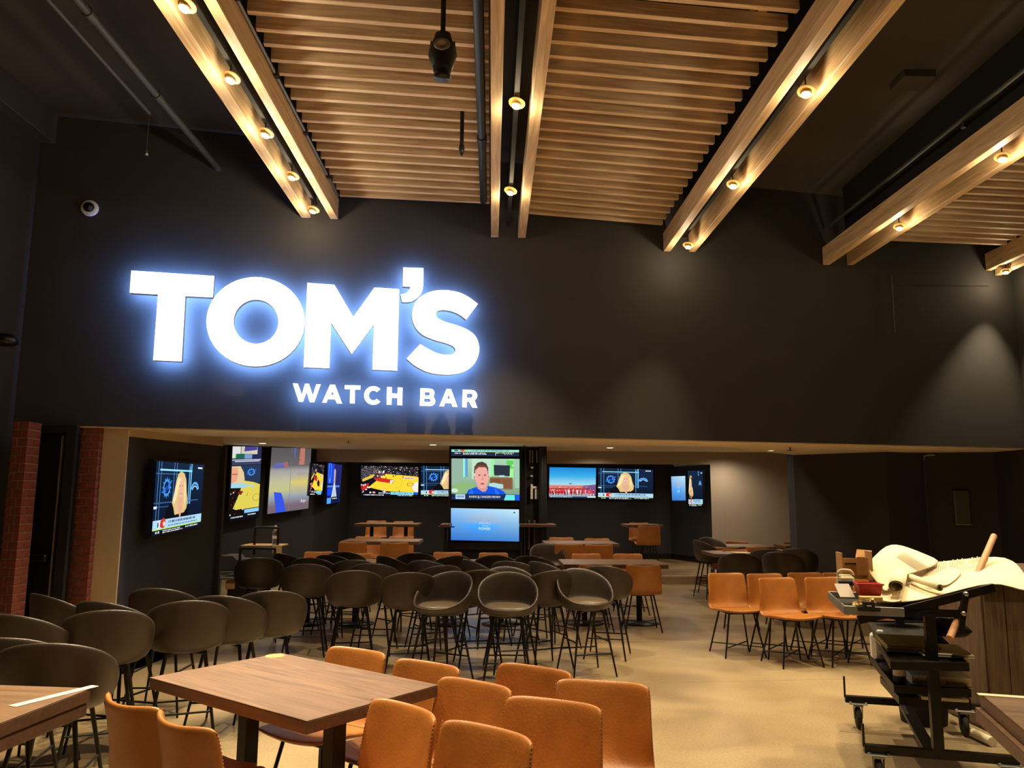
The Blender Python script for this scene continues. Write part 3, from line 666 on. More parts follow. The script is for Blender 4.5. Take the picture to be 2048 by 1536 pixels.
def pic_court(bright=True):
    p = Pic(); r = random.Random(4); p.grad(0, 0, 1, 1, (26, 26, 34), (14, 12, 18))
    for i in range(420):
        x, y = r.random(), r.random()**1.2*.42
        c = r.choice([(200, 190, 180), (150, 60, 60), (230, 220, 210), (90, 80, 90), (70, 90, 130), (60, 55, 60), (190, 150, 130), (40, 40, 48)])
        w_ = r.uniform(.005, .016); p.rect(x, y, x+w_, y+w_*1.5, c); p.z -= 1
    p.z += 1
    for k in range(6): p.poly([(.0, .12+k*.06), (.26, .02+k*.055), (.27, .035+k*.055), (.0, .14+k*.06)], (110, 106, 112))
    Y = (246, 212, 56)
    p.poly([(.13, .72), (.42, .26), (.98, .33), (1, .36), (1, .86), (.42, .84)], Y)
    p.poly([(.02, .46), (.22, .28), (.24, .31), (.2, .4), (.03, .54)], (226, 190, 70))
    p.poly([(.22, .43), (.32, .39), (.58, .46), (.55, .58), (.30, .52)], (206, 44, 36))
    p.poly([(.51, .47), (.545, .46), (.575, .465), (.535, .59), (.5, .575)], (240, 225, 215))
    p.ringp(.58, .54, .14, .2, .97, (196, 150, 60), -70, 80, 10)
    p.poly([(.74, .34), (.94, .37), (.93, .44), (.73, .41)], (232, 214, 180)); p.dashes(.76, .92, .38, .03, (160, 120, 110), 9)
    p.oval(.99, .68, .1, .17, (236, 232, 224)); p.ringp(.86, .6, .06, .06, .8, (150, 90, 60))
    p.poly([(.0, .68), (.14, .58), (.13, .74), (.02, .84)], (196, 40, 36))
    for i in range(60):
        x = r.uniform(0, .42); y = .62+r.random()*.3
        if y > .86-.9*max(0, x-.3) or x < .22-(y-.6)*.4: p.oval(x, y, r.uniform(.01, .022), r.uniform(.02, .04), r.choice([(30, 22, 26), (238, 230, 228), (24, 20, 26), (200, 50, 48), (240, 240, 240)]), 6); p.z -= 1
    p.z += 1
    for i in range(16):
        x, y = r.uniform(.26, .44), r.uniform(.18, .42); p.oval(x, y, .014, .035, r.choice([(238, 230, 235), (180, 90, 120), (60, 40, 90), (230, 190, 130)]), 6); p.z -= 1
    p.z += 1
    for x, y in ((.435, .4), (.6, .3), (.73, .36), (.67, .84), (.56, .33)): p.oval(x, y, .008, .04, (50, 36, 40), 6)
    p.rect(.3, .88, .52, .94, (24, 40, 70)); p.dashes(.31, .52, .89, .03, (230, 235, 240), 2)
    p.rect(.52, .86, .92, .95, (150, 226, 244)); p.rect(.93, .86, 1, .94, (20, 90, 210)); p.dashes(.54, .9, .885, .035, (60, 120, 150), 11)
    p.rect(0, .95, 1, 1, (14, 18, 30)); p.dashes(.05, .4, .958, .03, (236, 240, 244), 12); p.dashes(.64, .9, .96, .03, (180, 220, 240), 13)
    return p
def pic_man():
    p = Pic(); p.grad(0, 0, 1, 1, (166, 206, 176), (120, 150, 120))
    p.poly([(0, 0), (.18, 0), (.16, .62), (0, .66)], (146, 176, 158)); p.rect(.17, 0, .2, .45, (150, 232, 220)); p.rect(.2, 0, .24, .45, (96, 160, 200))
    p.rect(.3, 0, .58, .5, (186, 222, 196)); p.rect(.58, .0, .63, .42, (150, 236, 160)); p.rect(.84, 0, .91, .5, (160, 240, 150)); p.rect(.93, 0, 1, .7, (156, 196, 170))
    for i in range(10): p.oval(.86+.03*math.sin(i*2.1), .06+.05*(i % 4), .03, .03, (100, 200, 90), 7)
    p.rect(.56, .45, .9, .74, (140, 96, 66)); p.rect(.58, .49, .72, .7, (122, 80, 54)); p.rect(.74, .49, .88, .7, (128, 86, 58))
    p.poly([(.62, .15), (.86, .16), (.855, .42), (.625, .4)], (44, 52, 64)); p.rect(.7, .4, .78, .44, (180, 220, 230))
    p.poly([(.04, .62), (.12, .58), (.34, .6), (.34, .86), (.04, .86)], (140, 180, 120)); p.poly([(.55, .6), (.62, .58), (.76, .62), (.76, .72), (.56, .72)], (176, 214, 214)); p.oval(.04, .78, .06, .05, (200, 226, 200))
    p.poly([(.21, .88), (.25, .76), (.36, .69), (.44, .7), (.54, .66), (.66, .7), (.76, .78), (.82, .88)], (18, 84, 220))
    p.poly([(.24, .88), (.3, .74), (.33, .88)], (40, 110, 240)); p.poly([(.62, .72), (.66, .72), (.72, .88), (.66, .88)], (40, 110, 240))
    p.poly([(.38, .62), (.52, .6), (.53, .72), (.5, .8), (.45, .8), (.38, .72)], (214, 150, 140))
    p.poly([(.33, .36), (.335, .2), (.38, .1), (.45, .07), (.51, .12), (.54, .22), (.54, .38), (.5, .34), (.37, .34)], (86, 60, 46))
    p.poly([(.345, .24), (.4, .17), (.5, .18), (.53, .3), (.54, .5), (.52, .64), (.48, .72), (.43, .72), (.38, .64), (.35, .5)], (232, 168, 156))
    p.oval(.335, .46, .012, .05, (216, 140, 130), 8); p.oval(.545, .44, .01, .05, (216, 140, 130), 8)
    p.poly([(.34, .3), (.36, .18), (.45, .15), (.52, .19), (.535, .28), (.5, .21), (.4, .21)], (104, 76, 58))
    for x in (.41, .49): p.oval(x, .405, .02, .018, (196, 130, 124), 8); p.oval(x, .41, .013, .009, (70, 50, 52), 8); p.rect(x-.022, .375, x+.022, .385, (150, 100, 90))
    p.poly([(.455, .42), (.475, .52), (.44, .53)], (212, 144, 132)); p.oval(.455, .61, .034, .024, (196, 110, 110), 10); p.oval(.455, .61, .022, .01, (120, 50, 56), 8)
    p.rect(0, .86, 1, 1, (28, 44, 84)); p.rect(.06, .87, .2, .985, (186, 214, 236)); p.dashes(.075, .19, .9, .05, (110, 140, 170), 1)
    p.text('RAVENS @ CHARGERS PREVIEW', .26, .895, .46, .07, (240, 246, 250)); p.poly([(.8, .87), (.93, .87), (.93, 1), (.77, 1)], (110, 226, 224)); p.rect(.94, .86, 1, 1, (20, 90, 230))
    return p
def pic_tickerbar():
    p = Pic(); p.rect(0, 0, 1, 1, (34, 44, 66)); p.rect(0, .0, 1, .3, (150, 220, 210)); p.rect(0, .28, 1, .36, (170, 232, 120)); p.oval(.17, .14, .05, .14, (206, 80, 60)); p.oval(.07, .14, .03, .12, (70, 90, 120)); p.oval(.215, .14, .03, .12, (170, 210, 80))
    p.dashes(.28, .85, .08, .14, (70, 120, 120), 3); p.dashes(.05, .13, .5, .14, (230, 235, 240), 4); p.dashes(.17, .5, .44, .11, (220, 228, 236), 5); p.dashes(.17, .52, .62, .12, (236, 240, 244), 6); p.dashes(.66, .92, .44, .12, (236, 240, 244), 7); p.rect(.65, .4, .655, .9, (236, 240, 244)); p.dashes(.78, .9, .62, .1, (200, 210, 230), 8)
    return p
def pic_lower():
    p = Pic(); p.rect(0, 0, 1, 1, (40, 54, 100)); p.dashes(.03, .15, .15, .2, (225, 232, 240), 1); p.rect(.645, .0, .65, .9, (225, 232, 240)); p.dashes(.66, .9, .15, .2, (200, 230, 235), 2); p.dashes(.7, .78, .75, .12, (180, 200, 235), 3)
    return p
def pic_blue():
    p = Pic(); n = 10
    A, B, C, D = (146, 196, 240), (196, 230, 240), (52, 116, 206), (64, 128, 200)
    def mixc(x, y):
        g = [((A[k]*(1-x)+B[k]*x)*(1-y)+(C[k]*(1-x)+D[k]*x)*y) for k in range(3)]
        h = max(0, 1-((x-.45)**2*9+(y-.45)**2*6)); return tuple(min(255, g[k]+[(-40), 6, 34][k]*h*(1 if y > .4 else -.6)) for k in range(3))
    for i in range(n):
        for j in range(n):
            q = [(i/n, j/n), ((i+1)/n, j/n), ((i+1)/n, (j+1)/n), (i/n, (j+1)/n)]; p.poly(q, None, [mixc(*a) for a in q]); p.z -= 1
    p.z += 1
    p.text('PEOPLE', .42, .42, .16, .07, (176, 214, 244)); p.text('AND OUR', .46, .52, .09, .035, (200, 226, 246)); p.text('POWER', .41, .585, .17, .08, (232, 242, 250)); p.oval(.93, .1, .014, .022, (40, 60, 90), 10)
    return p
def pic_stadium():
    p = Pic(); p.grad(0, 0, 1, .3, (24, 130, 214), (60, 170, 226)); p.grad(0, .3, 1, .62, (60, 170, 226), (168, 222, 234)); p.rect(0, .58, 1, .7, (224, 140, 130)); p.rect(0, .62, 1, .66, (206, 110, 108)); p.poly([(.72, .6), (1, .55), (1, .9), (.72, .9)], (124, 84, 132))
    p.rect(0, .68, .8, .8, (200, 70, 70)); r = random.Random(3)
    for i in range(42):
        x = i/42*.98+r.uniform(-.008, .008); p.rect(x, .84, x+.011, .95, (230, 200, 214)); p.poly([(x-.006, .74), (x+.016, .74), (x+.013, .86), (x, .86)], r.choice([(206, 40, 50), (236, 226, 232), (220, 60, 66)])); p.oval(x+.005, .71, .007, .018, (44, 30, 34), 6)
        p.z -= 3
    p.z += 3
    for i in range(60): p.oval(r.random(), r.uniform(.64, .8), .01, .012, r.choice([(250, 240, 240), (60, 30, 40), (220, 120, 120)]), 5); p.z -= 1
    p.z += 1
    p.rect(0, .92, 1, .955, (150, 186, 170)); p.rect(0, .955, 1, 1, (40, 60, 110)); p.dashes(.02, .5, .965, .02, (210, 225, 235), 2); p.rect(.82, .95, 1, .99, (210, 226, 232)); p.oval(.56, .18, .012, .01, (60, 110, 150), 8); p.rect(.43, .52, .48, .55, (60, 90, 110))
    return p
def pic_bp():
    p = Pic(); ys = [(0, (84, 82, 84)), (.28, (100, 98, 98)), (.36, (160, 156, 156)), (.52, (186, 184, 150)), (.66, (190, 190, 130)), (.76, (150, 158, 168)), (.9, (120, 100, 116)), (1, (112, 98, 104))]
    for (a, ca), (b, cb) in zip(ys[:-1], ys[1:]): p.grad(0, a, 1, b, ca, cb); p.z -= 1
    p.z += 1
    p.grad(.52, .4, 1, .55, (160, 150, 150), (214, 196, 110)); p.grad(.52, .55, 1, .7, (214, 196, 110), (170, 170, 150))
    p.rect(.5, 0, .51, 1, (120, 120, 120)); p.poly([(.72, .0), (.84, 0), (.84, .27), (.7, .27)], (186, 116, 104)); p.poly([(.55, .0), (.62, .0), (.59, .2)], (96, 96, 170)); p.poly([(.05, .3), (.12, .24), (.42, .22), (.44, .29), (.36, .31), (.1, .32)], (100, 100, 170)); p.poly([(.3, .23), (.42, .22), (.44, .3), (.34, .3)], (160, 100, 100))
    p.poly([(.12, .68), (.3, .7), (.36, .8), (.44, 1), (.2, 1)], (52, 84, 220)); p.text('bp', .8, .83, .12, .065, (236, 236, 240))
    return p
def pic_rocket():
    p = Pic(); p.grad(0, 0, 1, 1, (40, 40, 110), (20, 30, 90)); p.rect(0, 0, .45, .5, (30, 70, 220)); p.ringp(.16, .2, .1, .3, .7, (90, 150, 255)); p.rect(0, .55, .9, .6, (90, 130, 220)); p.rect(0, .62, .45, .8, (26, 70, 230)); p.rect(.0, .86, .3, 1, (90, 160, 230))
    p.poly([(.5, .12), (.56, .16), (.56, .52), (.72, .86), (.3, .86), (.45, .52), (.45, .16)], (198, 214, 230)); p.poly([(.47, .14), (.54, .14), (.56, .5), (.45, .5)], (200, 160, 160)); p.rect(.5, .6, .53, .84, (90, 110, 130)); p.rect(.35, .84, .78, .95, (24, 26, 34)); p.dashes(.4, .74, .87, .03, (220, 226, 232), 2)
    return p
def pic_tall():
    p = Pic(); p.rect(0, 0, 1, .26, (60, 64, 96)); p.rect(0, 0, .28, .16, (214, 214, 210)); p.poly([(.3, 0), (.9, 0), (.96, .14), (.3, .13)], (206, 196, 176)); p.poly([(.42, 0), (.86, 0), (.84, .05), (.4, .07)], (70, 66, 140)); p.rect(.86, 0, 1, .18, (40, 44, 80)); p.rect(.12, .1, .42, .16, (30, 100, 76)); p.rect(.42, .1, .68, .17, (120, 150, 190)); p.rect(.68, .11, .95, .18, (34, 40, 80)); p.rect(.1, .1, .13, .16, (130, 210, 80)); p.rect(.0, .18, 1, .19, (210, 220, 235)); p.rect(.1, .2, .95, .21, (230, 236, 240)); p.rect(0, .255, 1, .262, (12, 14, 20))
    p.rect(0, .262, 1, .52, (40, 56, 86)); p.poly([(0, .27), (.3, .27), (.42, .36), (.46, .46), (.4, .52), (.05, .5)], (222, 196, 150)); p.poly([(0, .29), (.2, .29), (.24, .38), (.18, .48), (.0, .49)], (226, 160, 130)); p.rect(.02, .37, .2, .385, (180, 90, 84)); emblem_fish(p, .68, .36, .12, .045)
    p.poly([(.42, .47), (.75, .5), (1, .54), (1, .86), (.2, .86), (.1, .84), (.3, .64)], (218, 204, 84)); p.poly([(.0, .49), (.6, .52), (.8, .55), (.78, .58), (0, .56)], (160, 206, 224)); p.poly([(.28, .6), (.6, .64), (.56, .69), (.24, .65)], (130, 40, 40)); p.ringp(.9, .72, .14, .05, .9, (150, 110, 70))
    r = random.Random(9)
    for i in range(70):
        x = r.random()*.5; y = .6+r.random()*.34
        if y > .86 or x < .28-(y-.6)*.6+.02: p.oval(x, y, .02, .012, r.choice([(24, 20, 26), (232, 226, 224), (130, 40, 40), (20, 18, 24)]), 6); p.z -= 1
    p.z += 1
    p.rect(.5, .87, 1, .92, (140, 196, 236)); p.rect(0, .93, 1, 1, (14, 16, 24)); p.dashes(.04, .45, .95, .016, (236, 240, 240), 3); p.dashes(.62, .9, .94, .016, (220, 236, 245), 4)
    return p
tv('wall_screen', (311, 922), (406, 930), (398, 1051), (300, 1073), 7.62, 8.42, pic_anchor(.52), 'large screen on the left nook wall showing a blonde presenter')
tv('tall_screen', (465, 893), (523, 893), (516, 1033), (458, 1043), 15.75, 16.1, pic_tall(), 'tall portrait screen showing a face above a yellow basketball court')
tv('tall_screen', (543, 895), (622, 897), (616, 1017), (534, 1028), 16.15, 16.75, pic_bp(), 'wide grey and yellow portrait screen with a small white bp mark')
tv('wall_screen', (624, 927), (648, 930), (643, 990), (618, 990), 16.6, 16.8, pic_court(), 'narrow-looking screen with a court beside the grey portrait screen')
tv('tall_screen', (655, 926), (683, 930), (678, 1004), (652, 1008), 16.9, 17.9, pic_rocket(), 'blue portrait screen with a rocket-like shape in the left alcove')
tv('wall_screen', (722, 931), (838, 934), (836, 993), (722, 991), YB-.08, YB-.08, pic_court(), 'screen on the alcove wall showing a basketball game on a yellow court')
tv('wall_screen', (842, 932), (952, 934), (950, 993), (842, 993), YB-.08, YB-.08, pic_anchor(.52), 'screen partly hidden behind the left edge of the screen tower')
tv('wall_screen', (1099, 934.5), (1192, 936), (1191, 996), (1098, 995), YB-.08, YB-.08, pic_stadium(), 'screen showing a marching band under a blue sky')
tv('wall_screen', (1196, 936), (1306, 939), (1306, 1000), (1196, 998), YB-.08, YB-.08, pic_anchor(.5), 'screen showing a blonde presenter right of the marching band')
tv('wall_screen', (1343, 953), (1371, 952), (1372, 1001), (1345, 1001), 17.6, 17.35, pic_blue(), 'small blue screen on the right alcove side wall')
q = pic_anchor(.2)
tv('wall_screen', (1376, 942), (1406, 942), (1406, 1013), (1378, 1013), 17.15, 16.95, q, 'screen at the right edge of the alcove with a bolt emblem')
# screen tower
YT = 15.55
ta, tb, tc_ = xat(897, YT), xat(1040, YT), xat(1092, YT)
t = root('screen_tower', ((ta+tc_)/2, YT, .15), 0, 'black floor to ceiling tower carrying stacked screens and pipes', 'cabinet')
hx = (tc_-ta)/2; X = lambda u: xat(u, YT)-(ta+tc_)/2; Z = lambda v, u=970: aty(u, v, YT).z-.15
MB().box(-hx, hx, .12, .7, 0, ZI-.15, .005).build('cabinet_body', 'matt_black', t)
for a_ in ((-hx, X(901)), (X(1040), X(1046))): MB().box(*a_, 0, .12, 0, ZI-.15).build('side_frame', 'black_metal', t)
for i, (va, vb) in enumerate(((912, 915.5), (1001, 1015), (1085, 1100))): MB().box(X(901), X(1040), .03, .12, Z(vb), Z(va), .004).build('cross_panel', 'bezel', t)
for u in (1043.5, 1052, 1060, 1065, 1074): MB().box(X(u)-.012, X(u)+.012, .05, .12, Z(925), Z(899), .003).build('rail', 'steel', t)
MB().box(X(1061), X(1066), .04, .12, Z(998), Z(968), .006).box(X(1070), X(1075), .04, .12, Z(998), Z(977), .006).box(X(1061), X(1075), .05, .1, Z(976), Z(972)).build('handle', 'white_plastic', t)
for u, v in ((1064, 936), (1063, 953)): MB().lathe([(0, .0), (.03, .0), (.03, .03), (0, .03)], 14, (X(u), .07, Z(v))).build('knob', 'white_plastic', t)
for u in (1061, 1072): MB().box(X(u)-.05, X(u)+.0, .05, .12, Z(1100), Z(1040), .004).build('lower_rail', 'table_edge', t)
for u, r_ in ((1083, .07), (1089, .05), (1050.5, .025)): MB().tube([(X(u), .02, 0), (X(u), .02, ZI-.15)], r_, 14).build('riser_pipe', 'pipe_black', t)
tv('tower_screen', (903, 899), (1038, 900), (1038, 913), (903, 912), YT, YT, pic_tickerbar(), 'top screen of the tower, cut off by the ceiling', 'tower screens', .04, bez=.012)
tv('tower_screen', (903, 917), (1039, 918), (1039, 1001), (903, 999), YT, YT, pic_man(), 'middle screen of the tower showing a man in a blue shirt', 'tower screens', .04, bez=.012)
tv('tower_screen', (902, 1016), (1038, 1019), (1038, 1083), (902, 1080), YT, YT, pic_blue(), 'lowest screen of the tower, pale blue with the word POWER', 'tower screens', .04, bez=.012)

# ------------------------------------------------------------------ round-backed bar stools
def stool_meshes():
    n = 36; H_ = .275; z0 = .622
    def hfun(a):
        c = math.cos(a); return H_*(.40+.60*c**.8 if c > 0 else .40*(1+c)**1.7)
    ring = []
    def rg(r, z, k=0, lean=0):
        vs = []
        for i in range(n):
            a = 2*math.pi*i/n; h = hfun(a); f = h/H_
            rr = r+lean*f
            if math.cos(a) < 0: rr *= 1-.09*(-math.cos(a))
            vs.append((rr*math.sin(a)*1.0, -rr*math.cos(a)*.96, z+k*h))
        return vs
    prof = [(.02, .562, 0, 0), (.14, .562, 0, 0), (.205, .575, 0, 0), (.243, .602, .06, .0), (.256, .62, .32, .004), (.262, .625, .65, .010), (.262, .63, .9, .016), (.256, .637, 1, .020), (.246, .637, 1, .019), (.238, .63, .92, .012), (.236, .625, .6, .004), (.232, .622, .3, -.002), (.224, .622, .06, 0), (.19, .624, 0, 0), (.02, .628, 0, 0)]
    vs = []; 
    for p in prof: vs += rg(p[0], p[1], p[2], p[3])
    fs = []
    for i in range(len(prof)-1):
        for k in range(n): l = (k+1) % n; fs.append((i*n+k, i*n+l, (i+1)*n+l, (i+1)*n+k))
    fs += [tuple(reversed(range(n))), tuple(range((len(prof)-1)*n, len(prof)*n))]
    m = MB(); m.add(vs, fs, True); shell = baked(m.mesh('shell', 'taupe_leather'), 'shell', 1)
    m = MB(); m.lathe([(0, .655), (.1, .657), (.17, .652), (.2, .642), (.205, .63), (.19, .625)], 28)
    cush = m.mesh('seat_cushion', 'taupe_cushion')
    legs = []
    for sx, sy in ((-1, 1), (1, 1), (-1, -1), (1, -1)):
        legs.append(MB().tube([(sx*.115, sy*.115, .565), (sx*.205, sy*.205, .004)], .0125, 8, r2=.008).mesh('leg', 'leg_black'))
    def at(z): f = (.565-z)/.561; return .115+.09*f
    m = MB(); a = at(.2); b = at(.3); foot = []
    for (p, q) in (((-a, a, .2), (a, a, .2)), ((-a, -a, .2), (a, -a, .2)), ((-b, b, .3), (-b, -b, .3)), ((b, b, .3), (b, -b, .3))): foot.append(MB().tube([p, q], .007, 6).mesh('footrest', 'leg_black'))
    m.tube([(-.115, -.115, .556), (.115, .115, .556)], .012, 6).tube([(.115, -.115, .556), (-.115, .115, .556)], .012, 6)
    fr_ = m.mesh('seat_frame', 'leg_black')
    return shell, cush, legs, foot, fr_
SM = stool_meshes()
# ------------------------------------------------------------------ tan leather chairs
def chair_meshes():
    prof = [(.235, .452, .200), (.228, .462, .205), (.20, .462, .212), (.10, .448, .222), (0, .440, .228), (-.10, .440, .230), (-.155, .452, .228), (-.195, .49, .222), (-.22, .56, .215), (-.24, .65, .208), (-.258, .74, .203), (-.272, .80, .198)]
    nu = 9; V = []
    for j, (y, z, hw) in enumerate(prof):
        for i in range(nu):
            u = -1+2*i/(nu-1)
            seat = max(0, min(1, (y+.2)/.2)); back = max(0, min(1, (z-.47)/.1))
            zz = z+.035*u*u*seat*(1-.5*max(0, (y-.05)/.2)); yy = y+.05*u*u*back+.02*u*u*(1-seat)
            if j >= len(prof)-2: zz -= (.012 if j == len(prof)-1 else .004)*(1-u*u)
            if z > .775: zz -= .010*max(0, abs(u)-.8)/.2
            V.append(Vector((hw*u, yy, zz)))
    nv = len(prof); th = .026; N = [Vector() for _ in V]; fs = []
    for j in range(nv-1):
        for i in range(nu-1):
            a, b, c, d = j*nu+i, j*nu+i+1, (j+1)*nu+i+1, (j+1)*nu+i; nn = (V[b]-V[a]).cross(V[d]-V[a]).normalized()
            for k in (a, b, c, d): N[k] += nn
            fs.append((a, b, c, d))
    N = [x.normalized() for x in N]
    if N[4*nu+4].z < 0: N = [-x for x in N]; 
    back = [v-n_*th for v, n_ in zip(V, N)]; k = len(V)
    F2 = [tuple(reversed(f)) if 0 else f for f in fs]+[tuple(q+k for q in reversed(f)) for f in fs]
    edge = [i for i in range(nu)]+[j*nu+nu-1 for j in range(1, nv)]+[(nv-1)*nu+i for i in range(nu-2, -1, -1)]+[j*nu for j in range(nv-2, 0, -1)]
    for a, b in zip(edge, edge[1:]+edge[:1]): F2.append((b, a, a+k, b+k))
    m = MB(); m.add(V+back, F2, True); me = m.mesh('shell', 'tan_leather')
    bm_ok = baked(me, 'shell', 2)
    # stitching along the back edges: a row of short raised stitches
    m = MB()
    for side in (0, nu-1):
        pts = [((V[j*nu+side]+back[j*nu+side])/2, V[j*nu+side]-V[j*nu+(1 if side == 0 else nu-2)]) for j in range(6, nv)]
        for (p, d), (q_, _) in zip(pts, pts[1:]):
            L = (q_-p).length; nn_ = max(1, int(L/.012))
            for s_ in range(nn_):
                c = p.lerp(q_, (s_+.5)/nn_)-d.normalized()*.004; m.tube([c+Vector((0, -.0045, .002)), c+Vector((0, .0045, -.002))], .002, 4, caps=False)
    for s_ in range(34):
        u = -1+2*(s_+.5)/34; m.tube([(.222*u-.003, -.128+.02*u*u, .4495+.010*u*u), (.222*u+.003, -.128+.02*u*u, .4495+.010*u*u)], .0022, 4, caps=False)
    st_ = m.mesh('stitching', 'tan_thread')
    return bm_ok, st_
CM = chair_meshes()
def chair_legs(h):
    legs = []; ht = .425
    for sx, sy in ((-1, 1), (1, 1), (-1, -1), (1, -1)):
        legs.append(MB().tube([(sx*.13, sy*.12, ht), (sx*.215, sy*.19, -h+.004)], .010, 8, r2=.0085).mesh('leg', 'leg_black'))
    m = MB(); zz = .1 if h == 0 else -.18
    f = (ht-zz)/(ht+h); a, b = .13+.085*f, .12+.07*f
    m.tube([(-a, b, zz), (a, -b, zz)], .006, 6).tube([(a, b, zz), (-a, -b, zz)], .006, 6)
    m.tube([(-.14, .13, ht), (.14, .13, ht)], .009, 6).tube([(-.14, -.13, ht), (.14, -.13, ht)], .009, 6).tube([(-.13, .13, ht), (-.13, -.13, ht)], .009, 6).tube([(.13, .13, ht), (.13, -.13, ht)], .009, 6)
    if h: 
        z2 = -.25; f = (ht-z2)/(ht+h); a, b = .13+.085*f, .12+.07*f
        m.tube([(-a, b, z2), (a, b, z2)], .007, 6)
    return legs, m.mesh('stretcher', 'leg_black')
CL0 = chair_legs(0); CL1 = chair_legs(.12)
def make_stool(P, th, lab, grp):
    t = root('bar_stool', P, -R(th), lab, 'stool', grp)
    link('shell', SM[0], t); link('seat_cushion', SM[1], t)
    for l in SM[2]: link('leg', l, t)
    for l in SM[3]: link('footrest', l, t)
    link('seat_frame', SM[4], t)
    return t
def make_chair(P, th, lab, grp, tall=False):
    t = root('bucket_chair', P, -R(th), lab, 'chair', grp)
    h = .12 if tall else 0
    for o in [link('shell', CM[0], t), link('stitching', CM[1], t)]: pass
    L, S_ = CL1 if tall else CL0
    for l in L: link('leg', l, t)
    link('stretcher', S_, t)
    t.location = (P[0], P[1], P[2]+h)
    return t
# u, v of the top of the back, heading (0 = seen from behind, 90 = facing right, 180 = facing the camera), label
B = 'black round-backed bar stool '
G1, G2, G3, G4 = 'black stools at the left', 'black stools crowded in the middle', 'black stools at the right', 'black stools facing the camera'
ST = [
 (88, 1287, 18, B+'with a lit back rim behind the near left table', G1), (8, 1229, 40, B+'at the left edge of the photo with a lit brown back', G1),
 (-8, 1277, 20, B+'cut off by the left edge just above the near left table', G1), (75, 1188, 62, B+'turned to the right in front of the left brick column', G1),
 (190, 1203, 40, B+'half hidden in the dark under the brick column', G1), (212, 1221, 4, B+'seen from behind, between the near left table and centre table', G1),
 (310, 1177, 22, B+'under the left wall screen, back partly hidden', G1), (378, 1202, 0, B+'seen from behind, just beyond the left corner of the centre table', G1),
 (437, 1192, 20, B+'peeking out right of the stool beyond the centre table corner', G1), (542, 1182, 0, B+'directly behind the far corner of the centre table', G1),
 (520, 1116, 0, B+'in front of the grey utility cart and water bottle', G2), (560, 1107, 50, B+'turned right, between the water bottle and the long table', G2),
 (612, 1128, 5, B+'in the front rank, second from the left of the crowd', G2), (618, 1116, 20, B+'just behind the second stool of the front rank', G2),
 (655, 1110, 32, B+'behind and between the second and third front stools', G2), (686, 1104, 10, B+'near the left far table, dark top just showing', G2),
 (710, 1141, 0, B+'in the front rank, third from the left of the crowd', G2), (708, 1120, 0, B+'rising behind the third stool of the front rank', G2),
 (742, 1127, 12, B+'just right of and behind the third front stool', G2), (765, 1112, 52, B+'turned right with a bright curved rim, mid crowd', G2),
 (820, 1145, 0, B+'in the front rank, left neighbour of the leaning lit stool', G2), (832, 1106, 0, B+'in the rear rank, below left of the tower', G2),
 (846, 1121, 24, B+'with a thin bright rim behind the fourth front stool', G2), (888, 1131, -20, B+'behind the leaning lit stool, top just showing', G2),
 (912, 1112, -22, B+'in the rear rank left of the tower screen', G2), (934, 1119, 62, B+'turned right with a straight lit edge below the tower', G2),
 (965, 1140, -8, B+'dark back between the two lit stools facing the camera', G2), (990, 1111, 0, B+'in the rear rank directly below the tower screen', G2),
 (1016, 1122, 18, B+'behind the middle lit stool, upper of two', G2), (1008, 1133, 165, B+'with a small lit brown top behind the middle lit stool', G2),
 (1058, 1112, 22, B+'left of the lone lit stool near the tower', G2), (1072, 1123, 48, B+'tilting right between the middle and right lit stools', G2),
 (1112, 1141, -28, B+'dark, left behind the right lit stool', G2), (1206, 1132, 8, B+'seen from behind right of the right lit stool', G2),
 (915, 1143, 212, B+'lit, facing the camera and leaning left, leftmost of three', G4), (1016, 1144, 180, B+'lit, squarely facing the camera, middle of three', G4),
 (1150, 1137, 157, B+'lit, facing the camera and turned right, rightmost of three', G4), (1088, 1087, 165, B+'lit, standing alone further back beside the tower', G4),
 (1412, 1075, 150, B+'lit and turned right near the grey wall', G3), (1392, 1080, 60, B+'dark, behind the lit stool near the grey wall', G3),
 (1478, 1107, 0, B+'dark, left one behind the tan chair group', G3), (1535, 1098, 4, B+'dark, further one between the two behind the tan chairs', G3),
 (1558, 1104, 12, B+'dark, right one behind the tan chair group', G3), (1592, 1097, 4, B+'dark, against the end of the dark right wall', G3)]
pos = []
for (u, v, th, lab, g) in ST:
    p = atz(u, v, .905); a = R(th)+math.atan2(p.x, p.y); pos.append([p.x+.25*math.sin(a), p.y+.25*math.cos(a)])
for it in range(25):
    for i in range(len(pos)):
        for j in range(i+1, len(pos)):
            dx, dy = pos[j][0]-pos[i][0], pos[j][1]-pos[i][1]; d = math.hypot(dx, dy)
            if d < .33:
                k = (.33-d)/2/max(d, .01)*.5; pos[i][0] -= dx*k*.2; pos[i][1] -= dy*k; pos[j][0] += dx*k*.2; pos[j][1] += dy*k
for (u, v, th, lab, g), p in zip(ST, pos): make_stool((p[0], p[1], 0), th+math.degrees(math.atan2(p[0], p[1])), lab, g)

